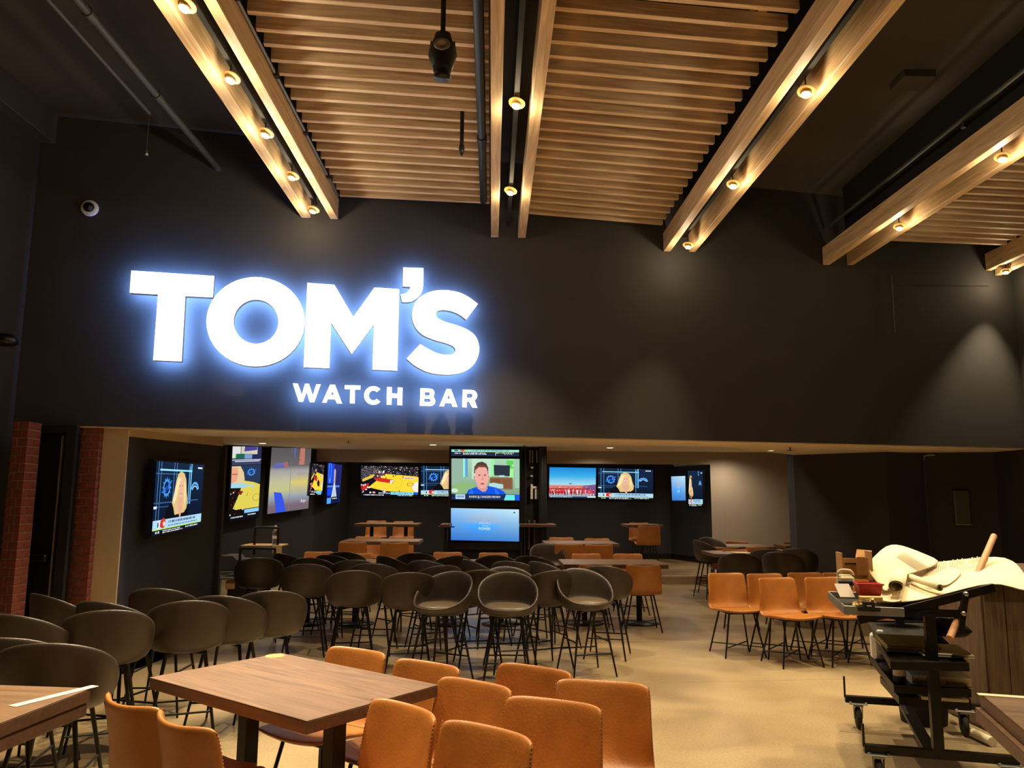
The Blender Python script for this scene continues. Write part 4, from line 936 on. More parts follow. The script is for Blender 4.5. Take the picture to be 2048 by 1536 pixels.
# tan chairs; world tops at z .80 (+.12 tall, + platform)
T = 'tan leather bucket chair '
def chair_px(u, v, th, lab, grp, tall=False, base=0):
    z = base+.80+(.12 if tall else 0); p = atz(u, v, z); a = R(th)
    return make_chair((p.x+.27*math.sin(a), p.y+.27*math.cos(a), base), th, lab, grp, tall)
def chair_edge(ul, vl, ur, vr, away, lab, grp, yaw=None, push=0):
    a = atz(ul, vl, .80); b = atz(ur, vr, .80); d = (b-a); ang = math.atan2(d.y, d.x); c = (a+b)/2
    th = math.degrees(-ang)+(0 if away else 180)
    if yaw is not None: th = yaw
    q_ = R(th)
    return make_chair((c.x+.262*math.sin(q_), c.y+.262*math.cos(q_), 0), th, lab, grp)
GF = 'tan chairs in the foreground'
chair_edge(686, 1286.5, 767.5, 1299, False, T+'beyond the far edge of the centre table, furthest of the foreground', GF, 215)
chair_edge(817.5, 1311.5, 919, 1325.6, False, T+'at the right corner of the centre table, second furthest', GF, 217)
chair_edge(909.7, 1345, 1019, 1368, False, T+'in the middle of the foreground cluster, behind the two nearest', GF, 219)
chair_edge(1027, 1317, 1134.7, 1336.5, False, T+'with a small white mark, rear row of the foreground cluster', GF, 216)
chair_edge(1139, 1346, 1278, 1363, False, T+'at the right end of the foreground cluster, seat seam visible', GF, 197)
chair_edge(1045.6, 1379, 1188, 1405, False, T+'second from the right in the foreground cluster', GF, 207)
chair_edge(769, 1391, 884.7, 1418, False, T+'overlapping the near right edge of the centre table', GF, 228)
chair_edge(922, 1428, 1061, 1466, False, T+'nearest the camera, cut off by the bottom edge', GF, 220)
chair_edge(198, 1385, 293, 1407, True, T+'seen from behind at left, further of two', GF, 38)
chair_edge(293, 1422, 407, 1444.5, True, T+'seen from behind at left, nearer of two, below the centre table', GF, 42)
GR = 'tan chairs grouped before the dark wall'
for (u, v, th, l) in [(1447, 1143, 172, 'at the left end of the front row before the dark wall'), (1523, 1144, 170, 'in the rear row, behind the first and second front chairs'), (1546, 1152, 168, 'brightest, second in the front row before the dark wall'),
                      (1603, 1142, 170, 'in the rear row, partly hidden behind the front pair'), (1637, 1151, 168, 'third in the front row, left of the tool cart'), (1672, 1142, 172, 'in the rear row in deep shade beside the cart'), (1700, 1153, 150, 'half hidden behind the tool tray of the cart')]:
    chair_px(u, v, th, T+l, GR)
G = 'tan chairs at the far tables'
for (u, v, th, l, tall, base) in [
    (640, 1101, 180, 'behind the left long table, left one', 0, 0), (715, 1104, 180, 'behind the left long table, right one', 0, 0), (896, 1102, 180, 'behind the middle long table, left one', 0, 0), (987, 1103, 180, 'behind the middle long table, right one', 0, 0),
    (1171, 1105, 180, 'behind the right long table, left one', 0, 0), (1254, 1105, 180, 'behind the right long table, right one', 0, 0), (1288, 1128, 2, 'seen from behind at the right end of the right long table', 0, 0), (1192, 1128, 0, 'seen from behind at the left of the right long table', 0, 0),
    (737, 1071, 180, 'behind the second-row table at left, left one', 1, 0), (803, 1071, 180, 'behind the second-row table at left, right one', 1, 0), (704, 1082, 0, 'seen from behind before the second-row table, left one', 1, 0), (788, 1083, 0, 'seen from behind before the second-row table, right one', 1, 0),
    (1122, 1073, 180, 'behind the second-row table right of the tower, left one', 1, 0), (1193, 1075, 180, 'behind the second-row table right of the tower, right one', 1, 0), (1139, 1086, 0, 'seen from behind before the table right of the tower, left one', 1, 0), (1198, 1087, 0, 'seen from behind before the table right of the tower, right one', 1, 0),
    (754, 1040, 180, 'on the platform behind the far left table, left one', 1, .15), (808, 1041, 180, 'on the platform behind the far left table, right one', 1, .15), (1277, 1044, 180, 'on the platform behind the small table below the presenter screen', 1, .15), (1299, 1050, 0, 'seen from behind at the small table below the presenter screen', 1, .15),
    (1471, 1081, 180, 'furthest one in front of the grey wall', 0, 0), (1518, 1092, 2, 'seen from behind at the table by the grey wall, right one', 0, 0), (1455, 1093, 0, 'seen from behind at the table by the grey wall, left one', 0, 0), (1468, 1097, 180, 'behind the table holding a white sheet', 0, 0), (1543, 1097, 180, 'right of the table holding a white sheet', 0, 0), (1586, 1083, 180, 'at the corner of the dark wall end', 0, 0)]:
    chair_px(u, v, th, T+l, G, bool(tall), base)

# ------------------------------------------------------------------ tables
def table(cx, cy, lx, ly, h, rz, lab, grp, posts=2, base=0, along='x', square=False):
    t = root('restaurant_table', (cx, cy, base), rz, lab, 'table', grp)
    MB().box(-lx/2, lx/2, -ly/2, ly/2, h-.004, h, .003).build('tabletop', 'table_wood', t)
    MB().box(-lx/2, lx/2, -ly/2, ly/2, h-.05, h-.0045, .002).build('edge_band', 'table_edge', t)
    offs = [(-lx*.27, 0), (lx*.27, 0)] if posts == 2 else [(0, 0)]
    for (x, y) in offs:
        (MB().box(x-.035, x+.035, y-.035, y+.035, .02, h-.06, .004) if square else MB().tube([(x, y, .02), (x, y, h-.06)], .036, 16)).build('post', 'black_metal', t)
        MB().box(x-.16, x+.16, y-.16, y+.16, h-.065, h-.05, .003).build('mounting_plate', 'black_metal', t)
        MB().lathe([(0, 0), (.24 if ly > .6 else .2, 0), (.24 if ly > .6 else .2, .012), (.06, .03), (0, .03)], 28, (x, y, 0)).build('base_disc', 'black_metal', t)
    return t
L_, F_, R_, N_ = atz(303, 1357, .76), atz(557, 1304, .76), atz(868, 1369, .76), atz(623, 1442, .76)
c = (L_+F_+R_+N_)/4; ex = ((R_-F_)+(N_-L_))/2; ey = ((F_-L_)+(R_-N_))/2
tabc = table(c.x, c.y, ex.length, ey.length, .76, math.atan2(ex.y, ex.x), 'wooden table in the centre foreground with a pale round spot', 'tables', 2, square=True)
sp = tabc.matrix_basis.inverted() @ (atz(550, 1312, .76))
MB().lathe([(0, .0012), (.048, .0012), (.05, 0)], 24).build('round_sticker', 'cardboard', tabc).location = (sp.x, sp.y, .761)
# near left stacked table
a = atz(182, 1376, .815); b = atz(0, 1445, .815); c_ = atz(0, 1364.7, .815)
dx = (b-a).normalized(); rz = math.atan2(dx.y, dx.x)+math.pi/2      # local +x points right
t = root('restaurant_table', (a.x, a.y, 0), rz, 'near left wooden table with a second top beneath and a paper strip', 'table', 'tables')
for k, (z, off) in enumerate(((.811, 0), (.758, .006))):
    MB().box(-1.1, -off, -1.05+off, -off, z, z+.004, .002).build('tabletop' if k == 0 else 'second_tabletop', 'table_wood', t)
    MB().box(-1.1, -off, -1.05+off, -off, z-.047, z-.0005, .002).build('edge_band', 'table_edge', t)
MB().box(-.06, .0, -.5, -.44, 0, .7).build('leg', 'black_metal', t).location = (-.45, 0, 0)
MB().lathe([(0, 0), (.25, 0), (.25, .012), (.05, .03), (0, .03)], 28, (-.48, -.47, 0)).build('base_disc', 'black_metal', t)
s0, s1 = [t.matrix_basis.inverted() @ atz(*q_, .815) for q_ in ((155, 1381), (66, 1403))]
st2 = MB().box(-.17, .17, -.02, .02, 0, .0012).build('paper_strip', 'paper'); mid = t.matrix_basis @ ((s0+s1)/2); st2.location = (mid.x, mid.y, .816); st2.rotation_euler = (0, 0, rz+math.atan2((s0-s1).y, (s0-s1).x)); tag(st2, 'pale paper strip lying on the near left table', 'paper')
# near right stacked table
a = atz(1958.5, 1384.7, .815); b = atz(2048, 1459.6, .815)
dx = (b-a).normalized(); rz = math.atan2(dx.y, dx.x)+math.pi/2
t = root('restaurant_table', (a.x, a.y, 0), rz, 'wooden table at the bottom right corner with a second top below', 'table', 'tables')
for k, (z, off) in enumerate(((.811, 0), (.755, -.02))):
    MB().box(off, 1.1, -1.0, -.004-off*0, z, z+.004, .002).build('tabletop' if k == 0 else 'second_tabletop', 'table_wood', t)
    MB().box(off, 1.1, -1.0, -.004, z-.05, z-.0005, .002).build('edge_band', 'table_edge', t)
MB().box(.45, .52, -.55, -.48, 0, .7).build('leg', 'black_metal', t); MB().lathe([(0, 0), (.25, 0), (.25, .012), (.05, .03), (0, .03)], 28, (.485, -.515, 0)).build('base_disc', 'black_metal', t)
q_ = atz(2025, 1393, .8165); o = MB().box(-.12, .12, -.018, .018, 0, .0012).build('paper_strip', 'paper'); o.location = (q_.x, q_.y, .816); o.rotation_euler = (0, 0, rz); tag(o, 'pale paper strip on the bottom right table', 'paper')
def table_px(ul, ur, vn, vf, z, lab, base=0, posts=2, tall=False):
    n = atz((ul+ur)/2, vn, z); f = atz((ul+ur)/2, vf, z); xl = atz(ul, vn, z).x; xr = atz(ur, vn, z).x
    dpt = min(.8, max(.6, f.y-n.y)); return table((xl+xr)/2, n.y+dpt/2, xr-xl, dpt, z-base, 0, lab, 'far tables', posts, base)
table_px(560, 745, 1128, 1111, .76, 'long wooden table left, behind the crowd of black stools')
table_px(840, 1052, 1129, 1113, .76, 'long wooden table in front of the screen tower')
table_px(1128, 1336, 1129, 1117, .76, 'long wooden table at right of the lit stools with round bases')
table_px(679, 838, 1083, 1075, .90, 'second-row wooden table left of the tower with four chairs')
table_px(1092, 1238, 1087.5, 1079, .90, 'second-row wooden table right of the tower with four chairs')
table_px(706, 838, 1048, 1043, 1.05, 'far wooden table on the platform at left', .15)
table_px(1256, 1326, 1050, 1045, 1.05, 'small wooden table on the platform below the presenter screen', .15, 1)
table_px(1040, 1112, 1049, 1044, 1.05, 'wooden table half hidden right of the screen tower', .15, 1)
table_px(880, 900, 1049, 1044, 1.05, 'wooden table almost hidden left of the screen tower', .15, 1)
table_px(1425, 1552, 1093.5, 1087, .76, 'wooden table in front of the grey wall')
table_px(1430, 1500, 1108, 1101, .76, 'wooden table carrying a white sheet behind the dark stools', 0, 1)
table_px(1572, 1600, 1092, 1088, .76, 'sliver of a wooden table at the dark wall end', 0, 1)
q_ = atz(1483, 1105, .762); o = MB().box(-.12, .12, -.14, .14, 0, .003).build('paper_sheet', 'paper'); o.location = (q_.x, q_.y, .761); tag(o, 'white sheet on the table behind the dark stools', 'paper')

# ------------------------------------------------------------------ grey utility cart, hand truck, bottle at far left
YC = 10.9
X = lambda u: xat(u, YC); Z = lambda v: aty(500, v, YC).z
t = root('utility_cart', (X(480), YC, 0), 0, 'grey utility cart with trays and black tube handles at left', 'cart')
x0 = X(480); g = lambda u: X(u)-x0
MB().box(g(447), g(530), 0, .5, Z(1146), Z(1142), .01).box(g(447), g(530), 0, .5, Z(1160), Z(1154), .01).build('tray', 'galvanised', t)
MB().add([(g(448), 0, Z(1141)), (g(449), 0, Z(1112)), (g(472), 0, Z(1112)), (g(480), 0, Z(1120)), (g(500), 0, Z(1121)), (g(500), 0, Z(1141))]+[(g(448), .4, Z(1141)), (g(449), .4, Z(1112)), (g(472), .4, Z(1112)), (g(480), .4, Z(1120)), (g(500), .4, Z(1121)), (g(500), .4, Z(1141))], [(5, 4, 3, 2, 1, 0), (6, 7, 8, 9, 10, 11)]+[(i, (i+1) % 6, (i+1) % 6+6, i+6) for i in range(6)]).build('storage_bin', 'pipe_grey', t)
for (ua, ub, va, vb, y_) in ((510, 556, 1055, 1110, .1), (488, 556, 1096, 1140, -.02)):
    MB().tube(catmull([(g(ua), y_, Z(vb)), (g(ua), y_, Z(va+6)), (g(ua+5), y_, Z(va+1)), (g(ub-5), y_, Z(va+1)), (g(ub), y_, Z(va+6)), (g(ub), y_, Z(vb))], 5, False), .017, 10).build('tube_handle', 'black_metal', t)
MB().box(g(486), g(567), .02, .4, Z(1093), Z(1090.5), .003).build('top_board', 'pale_board', t)
MB().box(g(549), g(567), .02, .05, Z(1109), Z(1093), .003).build('end_board', 'pale_board', t)
MB().box(g(460), g(520), .1, .5, .2, Z(1165), .01).build('lower_box', 'pipe_grey', t)
MB().box(g(460), g(477), .02, .1, Z(1179), Z(1162), .005).build('wood_block', 'cardboard', t)
for u in (450, 525): MB().tube([(g(u), .02, .14), (g(u), .02, Z(1110))], .015).build('upright', 'galvanised', t)
for u, y_ in ((450, .05), (525, .05), (450, .45), (525, .45)):
    w_ = MB().lathe([(0, -.02), (.06, -.02), (.07, -.012), (.07, .012), (.06, .02), (0, .02)], 18).build('wheel', 'rubber', t); w_.rotation_euler = (0, R(90), 0); w_.location = (g(u), y_, .07)
    MB().box(g(u)-.03, g(u)+.03, y_-.03, y_+.03, .13, .2).build('caster_fork', 'steel', t)
P = Vector((X(548), YC+.16, Z(1090.5)+.001)); t = root('water_bottle', P, 0, 'clear plastic water bottle with white cap on the cart board', 'bottle')
MB().lathe([(0, 0), (.036, .001), (.038, .01), (.036, .05), (.038, .07), (.035, .10), (.038, .13), (.037, .17), (.028, .20), (.014, .225), (.013, .235)], 18).build('bottle_body', 'bottle_plastic', t)
MB().lathe([(.0155, .235), (.0155, .258), (.013, .262), (0, .262)], 16).build('cap', 'white_plastic', t); MB().lathe([(.0385, .08), (.0385, .12)], 18).build('label_band', 'white_plastic', t)

# ------------------------------------------------------------------ bar counter, plan cart and its load at right
t = root('bar_counter', (3.42, 5.5, 0), 0, 'dark wood plank bar counter behind the plan cart', 'counter')
pw = .145
for i in range(16):
    MB().box(i*pw+.002, (i+1)*pw-.003, -.02+random.uniform(-.002, .002), 0, .02, 1.04, .003).build('plank', 'bar_wood', t)
MB().box(0, 16*pw, .0, .55, .0, 1.04).build('carcass', 'bar_wood', t)
MB().box(-.05, 16*pw+.05, -.08, .62, 1.04, 1.085, .004).build('countertop', 'table_edge', t)
MB().box(-.012, 0, .0, .5, .02, 1.03).build('end_panel', 'bar_wood', t)
# cart frame in its own coordinates: x along the bars, y away from the camera
O = atz(1728, 1496, .19); e = atz(2036, 1521, .19); q2_ = atz(1690, 1397, .19)
cr = math.atan2((e-O).y, (e-O).x); 
t = root('plan_cart', (O.x, O.y, 0), cr, 'black steel plan cart on casters loaded with drawings and tools', 'cart')
CI = (Matrix.Translation((O.x, O.y, 0)) @ Matrix.Rotation(cr, 4, 'Z')).inverted()
def cl(u, v, z): return CI @ atz(u, v, z)
def cy(u, v, yl):
    """image point -> point on the cart's own plane local y = yl"""
    o_ = CI @ EYE; d_ = (CI.to_3x3() @ ray(u, v)); return o_+d_*((yl-o_.y)/d_.y)
W_ = (e-O).length; DY = cl(1690, 1397, .19).y; BX = cl(1690, 1397, .19).x; BXR = cl(1932, 1413, .19).x
def bar(p, q, w_=.022, name='frame_bar', m='black_metal', par=None, h_=None):
    p = Vector(p); q = Vector(q); d = (q-p).normalized(); up = Vector((0, 0, 1)) if abs(d.z) < .9 else Vector((0, 1, 0))
    a = d.cross(up).normalized()*w_; b = d.cross(a).normalized()*(h_ or w_)
    vs = [p+a+b, p-a+b, p-a-b, p+a-b, q+a+b, q-a+b, q-a-b, q+a-b]
    return MB().add(vs, [(0, 1, 2, 3), (7, 6, 5, 4), (0, 4, 5, 1), (1, 5, 6, 2), (2, 6, 7, 3), (3, 7, 4, 0)]).build(name, m, par or t)
bar((0, 0, .19), (W_+.1, 0, .19)); bar((BX, DY, .19), (BXR+.1, DY, .19))
px0 = cy(1876, 1495, 0).x
bar((px0, 0, .19), (px0, 0, cy(1856, 1228, 0).z), .027, 'upright')
pxb = (BX+BXR)/2
bar((pxb, DY, .19), (pxb, DY, .95), .027, 'upright'); bar((px0-.02, .02, .17), (pxb, DY, .17), .035, 'spine', 'pipe_grey', h_=.012)
bar((.0, 0, .2), (.0, 0, .32), .006, 'stop_pin'); bar((BX, DY, .2), (BX, DY, .34), .006, 'stop_pin')
for (x, y) in ((.07, 0), (W_-.05, 0), (BX+.08, DY), (BXR-.02, DY)):
    cs = root('tmp'); bpy.data.objects.remove(cs)
    MB().box(x-.06, x+.06, y-.05, y+.05, .163, .17, .002).lathe([(.008, .17), (.01, .178), (0, .18)], 8, (x-.05, y-.04, 0)).lathe([(.008, .17), (.01, .178), (0, .18)], 8, (x+.05, y-.04, 0)).build('caster_plate', 'galvanised', t)
    f_ = MB().prism([(-.03, -.045), (.03, -.045), (.03, .03), (-.03, .03)], .15, .162); f_.add([(s*.027, -.04, .155) for s in (-1, 1)]+[(s*.027, .03, .155) for s in (-1, 1)]+[(s*.027, -.015, .06) for s in (-1, 1)]+[(s*.027, .012, .06) for s in (-1, 1)], [(0, 2, 6, 4), (1, 5, 7, 3), (0, 4, 6, 2), (1, 3, 7, 5)])
    fk = f_.build('caster_fork', 'galvanised', t); fk.location = (x, y, 0)
    wh = MB().lathe([(0, -.018), (.055, -.018), (.068, -.012), (.072, 0), (.068, .012), (.055, .018), (0, .018)], 24).build('wheel', 'rubber', t); wh.rotation_euler = (0, R(90), 0); wh.location = (x, y, .073)
def tray(name, z, fl_, fr_, bl_, depth_lip=.03):
    """shelf with raised lips: front-left, front-right and back-left image points at height z"""
    a, b, c2 = cl(*fl_, z), cl(*fr_, z), cl(*bl_, z); d2 = b+(c2-a)
    m = MB(); m.add([a, b, d2, c2], [(0, 1, 2, 3)]); m.add([p-Vector((0, 0, .03)) for p in (a, b, d2, c2)], [(3, 2, 1, 0)])
    o_ = m.build(name, 'black_metal', t)
    for p, q in ((a, b), (b, d2), (d2, c2), (c2, a)): bar(p+Vector((0, 0, -.01)), q+Vector((0, 0, -.01)), .006, 'lip', 'black_metal', o_, .022)
    return a, b, c2, d2
s1 = tray('shelf', .69, (1783, 1327), (1936, 1330), (1736, 1244))
s2 = tray('shelf', .50, (1790, 1374), (1940, 1383), (1741, 1314))
s3 = tray('shelf', .40, (1800, 1398), (1940, 1403), (1762, 1356))
TOPW = CI.inverted()
# top work surface: sloping steel channel
pa, pb, pc = cy(1792, 1222, 0), cy(1988, 1172, 0), cy(1700, 1232, 0)
bar(pa-Vector((0, 0, .008)), pb-Vector((0, 0, .008)), .012, 'top_channel', 'black_metal', None, .022); bar(cy(1716, 1240, -.02), cy(1790, 1224, -.02), .012, 'tray_channel', 'black_metal', None, .022)
bar(cy(1806, 1224, 0), cy(1930, 1228, 0), .012, 'support_bar', 'black_metal', None, .02)
bar(cy(1931, 1186, -.03), cy(1920, 1268, -.03), .014, 'brace', 'black_metal', None, .02)
for (u, v) in ((1932, 1188), (1786, 1220), (1927, 1227)):
    p = cy(u, v, -.045); b_ = MB().lathe([(0, -.012), (.012, -.012), (.014, 0), (.012, .012), (0, .014)], 12).build('bolt', 'steel', t); b_.rotation_euler = (R(90), 0, 0); b_.location = p
zt_ = pa.z
def wv(p): return TOPW @ Vector(p)
# top board under the papers
ya_, yb_ = 0.02, 1.0
L3 = cy(1706, 1222, 0)
m = MB(); m.add([(L3.x, 0, L3.z-.01), (pa.x, 0, pa.z+.008), (pb.x, 0, pb.z+.008), (L3.x+.1, .9, L3.z-.02), (pa.x, .9, pa.z-.02), (pb.x, .9, pb.z-.04)], [(0, 1, 4, 3), (1, 2, 5, 4)]); m.add([(L3.x, 0, L3.z-.025), (pa.x, 0, pa.z-.005), (pb.x, 0, pb.z-.005), (L3.x+.1, .9, L3.z-.035), (pa.x, .9, pa.z-.035), (pb.x, .9, pb.z-.055)], [(3, 4, 1, 0), (4, 5, 2, 1)]); m.build('work_surface', 'black_metal', t)
CARTM = TOPW
def sheet(name, rows, lab, cat, m='paper', th=.0015, grp=None, sub=1):
    """paper sheet through rows of world points"""
    nr, nc = len(rows), len(rows[0]); vs = [p for r_ in rows for p in r_]
    o0 = vs[0].copy(); vs = [p-o0 for p in vs]
    fs = [(i*nc+j, i*nc+j+1, (i+1)*nc+j+1, (i+1)*nc+j) for i in range(nr-1) for j in range(nc-1)]
    k = len(vs); vs2 = vs+[p-Vector((0, 0, th)) for p in vs]; fs2 = fs+[tuple(q+k for q in reversed(f)) for f in fs]
    ed = [i for i in range(nc)]+[i*nc+nc-1 for i in range(1, nr)]+[(nr-1)*nc+i for i in range(nc-2, -1, -1)]+[i*nc for i in range(nr-2, 0, -1)]
    for a, b in zip(ed, ed[1:]+ed[:1]): fs2.append((a, a+k, b+k, b))
    mm = MB(); mm.add(vs2, fs2, True); me = mm.mesh(name, m)
    if sub: me = baked(me, name, sub)
    o_ = link(name, me); o_.location = o0; tag(o_, lab, cat, grp); return o_
def cw(u, v, yl): return TOPW @ cy(u, v, yl)
# big drawing set draped over the cart and bar
rows = [[cw(1745, 1206, .02), cw(1800, 1204, .02), cw(1838, 1200, .02), cw(1880, 1190, .0), cw(1930, 1176, -.0), cw(1985, 1163, .0), cw(2020, 1172, .02), cw(2060, 1186, .04)],
        [cw(1755, 1192, .16), cw(1805, 1190, .18), cw(1840, 1186, .2), cw(1880, 1176, .2), cw(1925, 1163, .2), cw(1975, 1152, .2), cw(2018, 1158, .22), cw(2060, 1168, .25)],
        [cw(1760, 1178, .4), cw(1806, 1174, .4), cw(1845, 1166, .4), cw(1885, 1155, .4), cw(1922, 1146, .4), cw(1970, 1136, .4), cw(2012, 1140, .45), cw(2055, 1148, .45)],
        [cw(1772, 1158, .6), cw(1812, 1150, .6), cw(1850, 1143, .6), cw(1887, 1134, .6), cw(1925, 1127, .6), cw(1965, 1121, .65), cw(2010, 1122, .65), cw(2045, 1138, .65)],
        [cw(1790, 1140, .85), cw(1822, 1130, .85), cw(1856, 1124, .85), cw(1889, 1120, .85), cw(1926, 1116, .85), cw(1968, 1112, .9), cw(2012, 1110, .9), cw(2036, 1128, .85)]]
big = sheet('drawing_set', rows, 'large flat set of white building drawings draped over cart and bar', 'paper', th=.012)
dwn = [Vector((0, 0, -.02))]
# curled sheet rising at the left
rows = [[cw(1738, 1148, .42), cw(1748, 1160, .32), cw(1762, 1178, .2), cw(1772, 1192, .14)],
        [cw(1735, 1124, .5), cw(1748, 1128, .42), cw(1765, 1140, .34), cw(1790, 1158, .3)],
        [cw(1752, 1108, .62), cw(1770, 1110, .56), cw(1796, 1126, .5), cw(1826, 1148, .44)],
        [cw(1770, 1090, .78), cw(1796, 1094, .7), cw(1828, 1112, .64), cw(1868, 1136, .56)],
        [cw(1792, 1087, .86), cw(1818, 1094, .82), cw(1852, 1108, .76), cw(1888, 1122, .7)]]
crl = sheet('drawing_sheet', rows, 'large curled white drawing sheet bulging up at the left of the pile', 'paper', th=.003)
# printed schedule marks on the drawings: thin flat print lying on the sheet
def strip_marks(par, cells, m='paper_mark'):
    mm = MB(); loc = Vector(par.location)
    for (pts) in cells: vs = [p-loc for p in pts]; mm.add(vs, [(0, 1, 2, 3)])
    return mm.build('printed_lines', m, par)
def on_rows(rows, a, b, lift=.004):
    nr, nc = len(rows), len(rows[0]); x = a*(nc-1); y = b*(nr-1); i, j = min(int(y), nr-2), min(int(x), nc-2); fx, fy = x-j, y-i
    return (rows[i][j].lerp(rows[i][j+1], fx)).lerp(rows[i+1][j].lerp(rows[i+1][j+1], fx), fy)+Vector((0, 0, lift))
brows = [[cw(1745, 1206, .02), cw(1800, 1204, .02), cw(1838, 1200, .02), cw(1880, 1190, .0), cw(1930, 1176, -.0), cw(1985, 1163, .0), cw(2020, 1172, .02), cw(2060, 1186, .04)],
        [cw(1755, 1192, .16), cw(1805, 1190, .18), cw(1840, 1186, .2), cw(1880, 1176, .2), cw(1925, 1163, .2), cw(1975, 1152, .2), cw(2018, 1158, .22), cw(2060, 1168, .25)],
        [cw(1760, 1178, .4), cw(1806, 1174, .4), cw(1845, 1166, .4), cw(1885, 1155, .4), cw(1922, 1146, .4), cw(1970, 1136, .4), cw(2012, 1140, .45), cw(2055, 1148, .45)],
        [cw(1772, 1158, .6), cw(1812, 1150, .6), cw(1850, 1143, .6), cw(1887, 1134, .6), cw(1925, 1127, .6), cw(1965, 1121, .65), cw(2010, 1122, .65), cw(2045, 1138, .65)],
        [cw(1790, 1140, .85), cw(1822, 1130, .85), cw(1856, 1124, .85), cw(1889, 1120, .85), cw(1926, 1116, .85), cw(1968, 1112, .9), cw(2012, 1110, .9), cw(2036, 1128, .85)]]
cells = []
for i in range(26):
    a = .30+i*.0175
    if i in (9, 17): continue
    lo = .62 if i < 14 else .72
    cells.append([on_rows(brows, a, lo, .01), on_rows(brows, a+.009, lo, .01), on_rows(brows, a+.009, .88+.04*(i % 2), .01), on_rows(brows, a, .88+.04*(i % 2), .01)])
for i in range(10):
    a = .50+i*.02; cells.append([on_rows(brows, a, .52, .01), on_rows(brows, a+.006, .52, .01), on_rows(brows, a+.006, .64, .01), on_rows(brows, a, .64, .01)])
strip_marks(big, cells)
cells = []
for i in range(18):
    a = .52+i*.026; cells.append([on_rows(rows, a, .56), on_rows(rows, a+.014, .56), on_rows(rows, a+.014, .72), on_rows(rows, a, .72)])
strip_marks(crl, cells)
def roll(name, P0, P1, r, squash, lab, turns=1.7):
    P0, P1 = Vector(P0), Vector(P1); d = P1-P0; L = d.length; n = 44; vs = []; 
    for k in range(2):
        for i in range(n):
            a = turns*2*math.pi*i/(n-1); rr = r*(1-.45*i/(n-1)); vs.append((rr*math.cos(a), k*L, rr*math.sin(a)*squash+r*squash))
    vs += [(x*.985, y, (z-r*squash)*.985+r*squash) for x, y, z in vs]
    fs = []
    for i in range(n-1): fs += [(i, i+1, n+i+1, n+i), (2*n+i+1, 2*n+i, 3*n+i, 3*n+i+1), (i+1, i, 2*n+i, 2*n+i+1), (n+i, n+i+1, 3*n+i+1, 3*n+i)]
    o_ = MB().add(vs, fs, True).build(name, 'paper'); o_.location = P0; o_.rotation_mode = 'QUATERNION'; o_.rotation_quaternion = d.to_track_quat('Y', 'Z'); tag(o_, lab, 'paper roll', 'rolled drawings'); return o_
roll('rolled_drawing', cw(1793, 1187, .03)+Vector((0, 0, -.0)), cw(1800, 1158, .5), .046, .82, 'fat rolled drawing with an open flattened end, nearer the tool tray')
roll('rolled_drawing', cw(1881, 1184, .02), cw(1822, 1162, .42), .022, 1, 'slim rolled drawing lying across the drawing set')
rows = [[cw(1848, 1166, .26), cw(1872, 1172, .18), cw(1895, 1172, .12)], [cw(1866, 1148, .36), cw(1890, 1156, .3), cw(1912, 1160, .24)], [cw(1888, 1136, .5), cw(1912, 1132, .46), cw(1930, 1142, .38)]]
sheet('crumpled_sheet', rows, 'small creased sheet on top of the drawing set beside the slim roll', 'paper', th=.003)
rows = [[cw(1744, 1197, .0), cw(1780, 1206, -.03), cw(1802, 1204, -.02)], [cw(1760, 1188, .1), cw(1785, 1193, .1), cw(1812, 1190, .1)]]
sheet('loose_sheet', rows, 'loose white sheet overhanging the front of the tool tray', 'paper', th=.003)
# tool tray things: a thing each
def item(name, u, v, yl, lab, cat, rz=0, grp='things in the tool tray'):
    p = cw(u, v, yl); return root(name, p, cr+rz, lab, cat, grp)
tr_ = item('tool_tray', 1722, 1216, .1, 'shallow tool tray full of hardware at the left end of the cart', 'tray')
MB().box(-.11, .2, -.16, .55, -.02, -.01, .002).build('tray_floor', 'black_metal', tr_)
for a_ in ((-.115, -.108, -.16, .55), (-.11, .2, -.165, -.158), (-.11, .2, .548, .556)): MB().box(*a_, -.02, .03, .002).build('tray_side', 'galvanised', tr_)
o = item('red_bin', 1737, 1190, .12, 'red plastic parts bin in the tool tray', 'bin', .12)
mm = MB(); n_ = [(-.065, -.04), (.065, -.04), (.065, .05), (-.065, .05)]
def tub(m, w0, d0_, w1, d1_, h, th):
    vs = [(-w0, -d0_, 0), (w0, -d0_, 0), (w0, d0_, 0), (-w0, d0_, 0), (-w1, -d1_, h), (w1, -d1_, h), (w1, d1_, h), (-w1, d1_, h), (-w1+th, -d1_+th, h), (w1-th, -d1_+th, h), (w1-th, d1_-th, h), (-w1+th, d1_-th, h), (-w0+th, -d0_+th, th), (w0-th, -d0_+th, th), (w0-th, d0_-th, th), (-w0+th, d0_-th, th)]
    fs = [(3, 2, 1, 0)]+[(i, (i+1) % 4, (i+1) % 4+4, i+4) for i in range(4)]+[(i+4, (i+1) % 4+4, (i+1) % 4+8, i+8) for i in range(4)]+[(i+8, (i+1) % 4+8, (i+1) % 4+12, i+12) for i in range(4)]+[(12, 13, 14, 15)]
    return m.add(vs, fs)
tub(MB(), .055, .04, .07, .055, .07, .006).build('bin_body', 'red_plastic', o); MB().box(-.074, .074, -.06, -.052, .062, .072, .002).build('rim', 'red_plastic', o)
o = item('tape_machine', 1693, 1180, .28, 'cream handheld machine with a dark blue stripe in the tray', 'tool', .15)
MB().box(-.05, .05, -.02, .05, 0, .09, .018).build('case', 'paper', o); MB().box(-.051, .051, -.024, -.018, .03, .055, .002).build('stripe', 'blue_label', o); MB().tube(catmull([(-.045, 0, .08), (-.045, .0, .105), (-.02, 0, .12), (.03, 0, .115), (.045, 0, .09)], 5, False), .007).build('grip', 'paper', o)
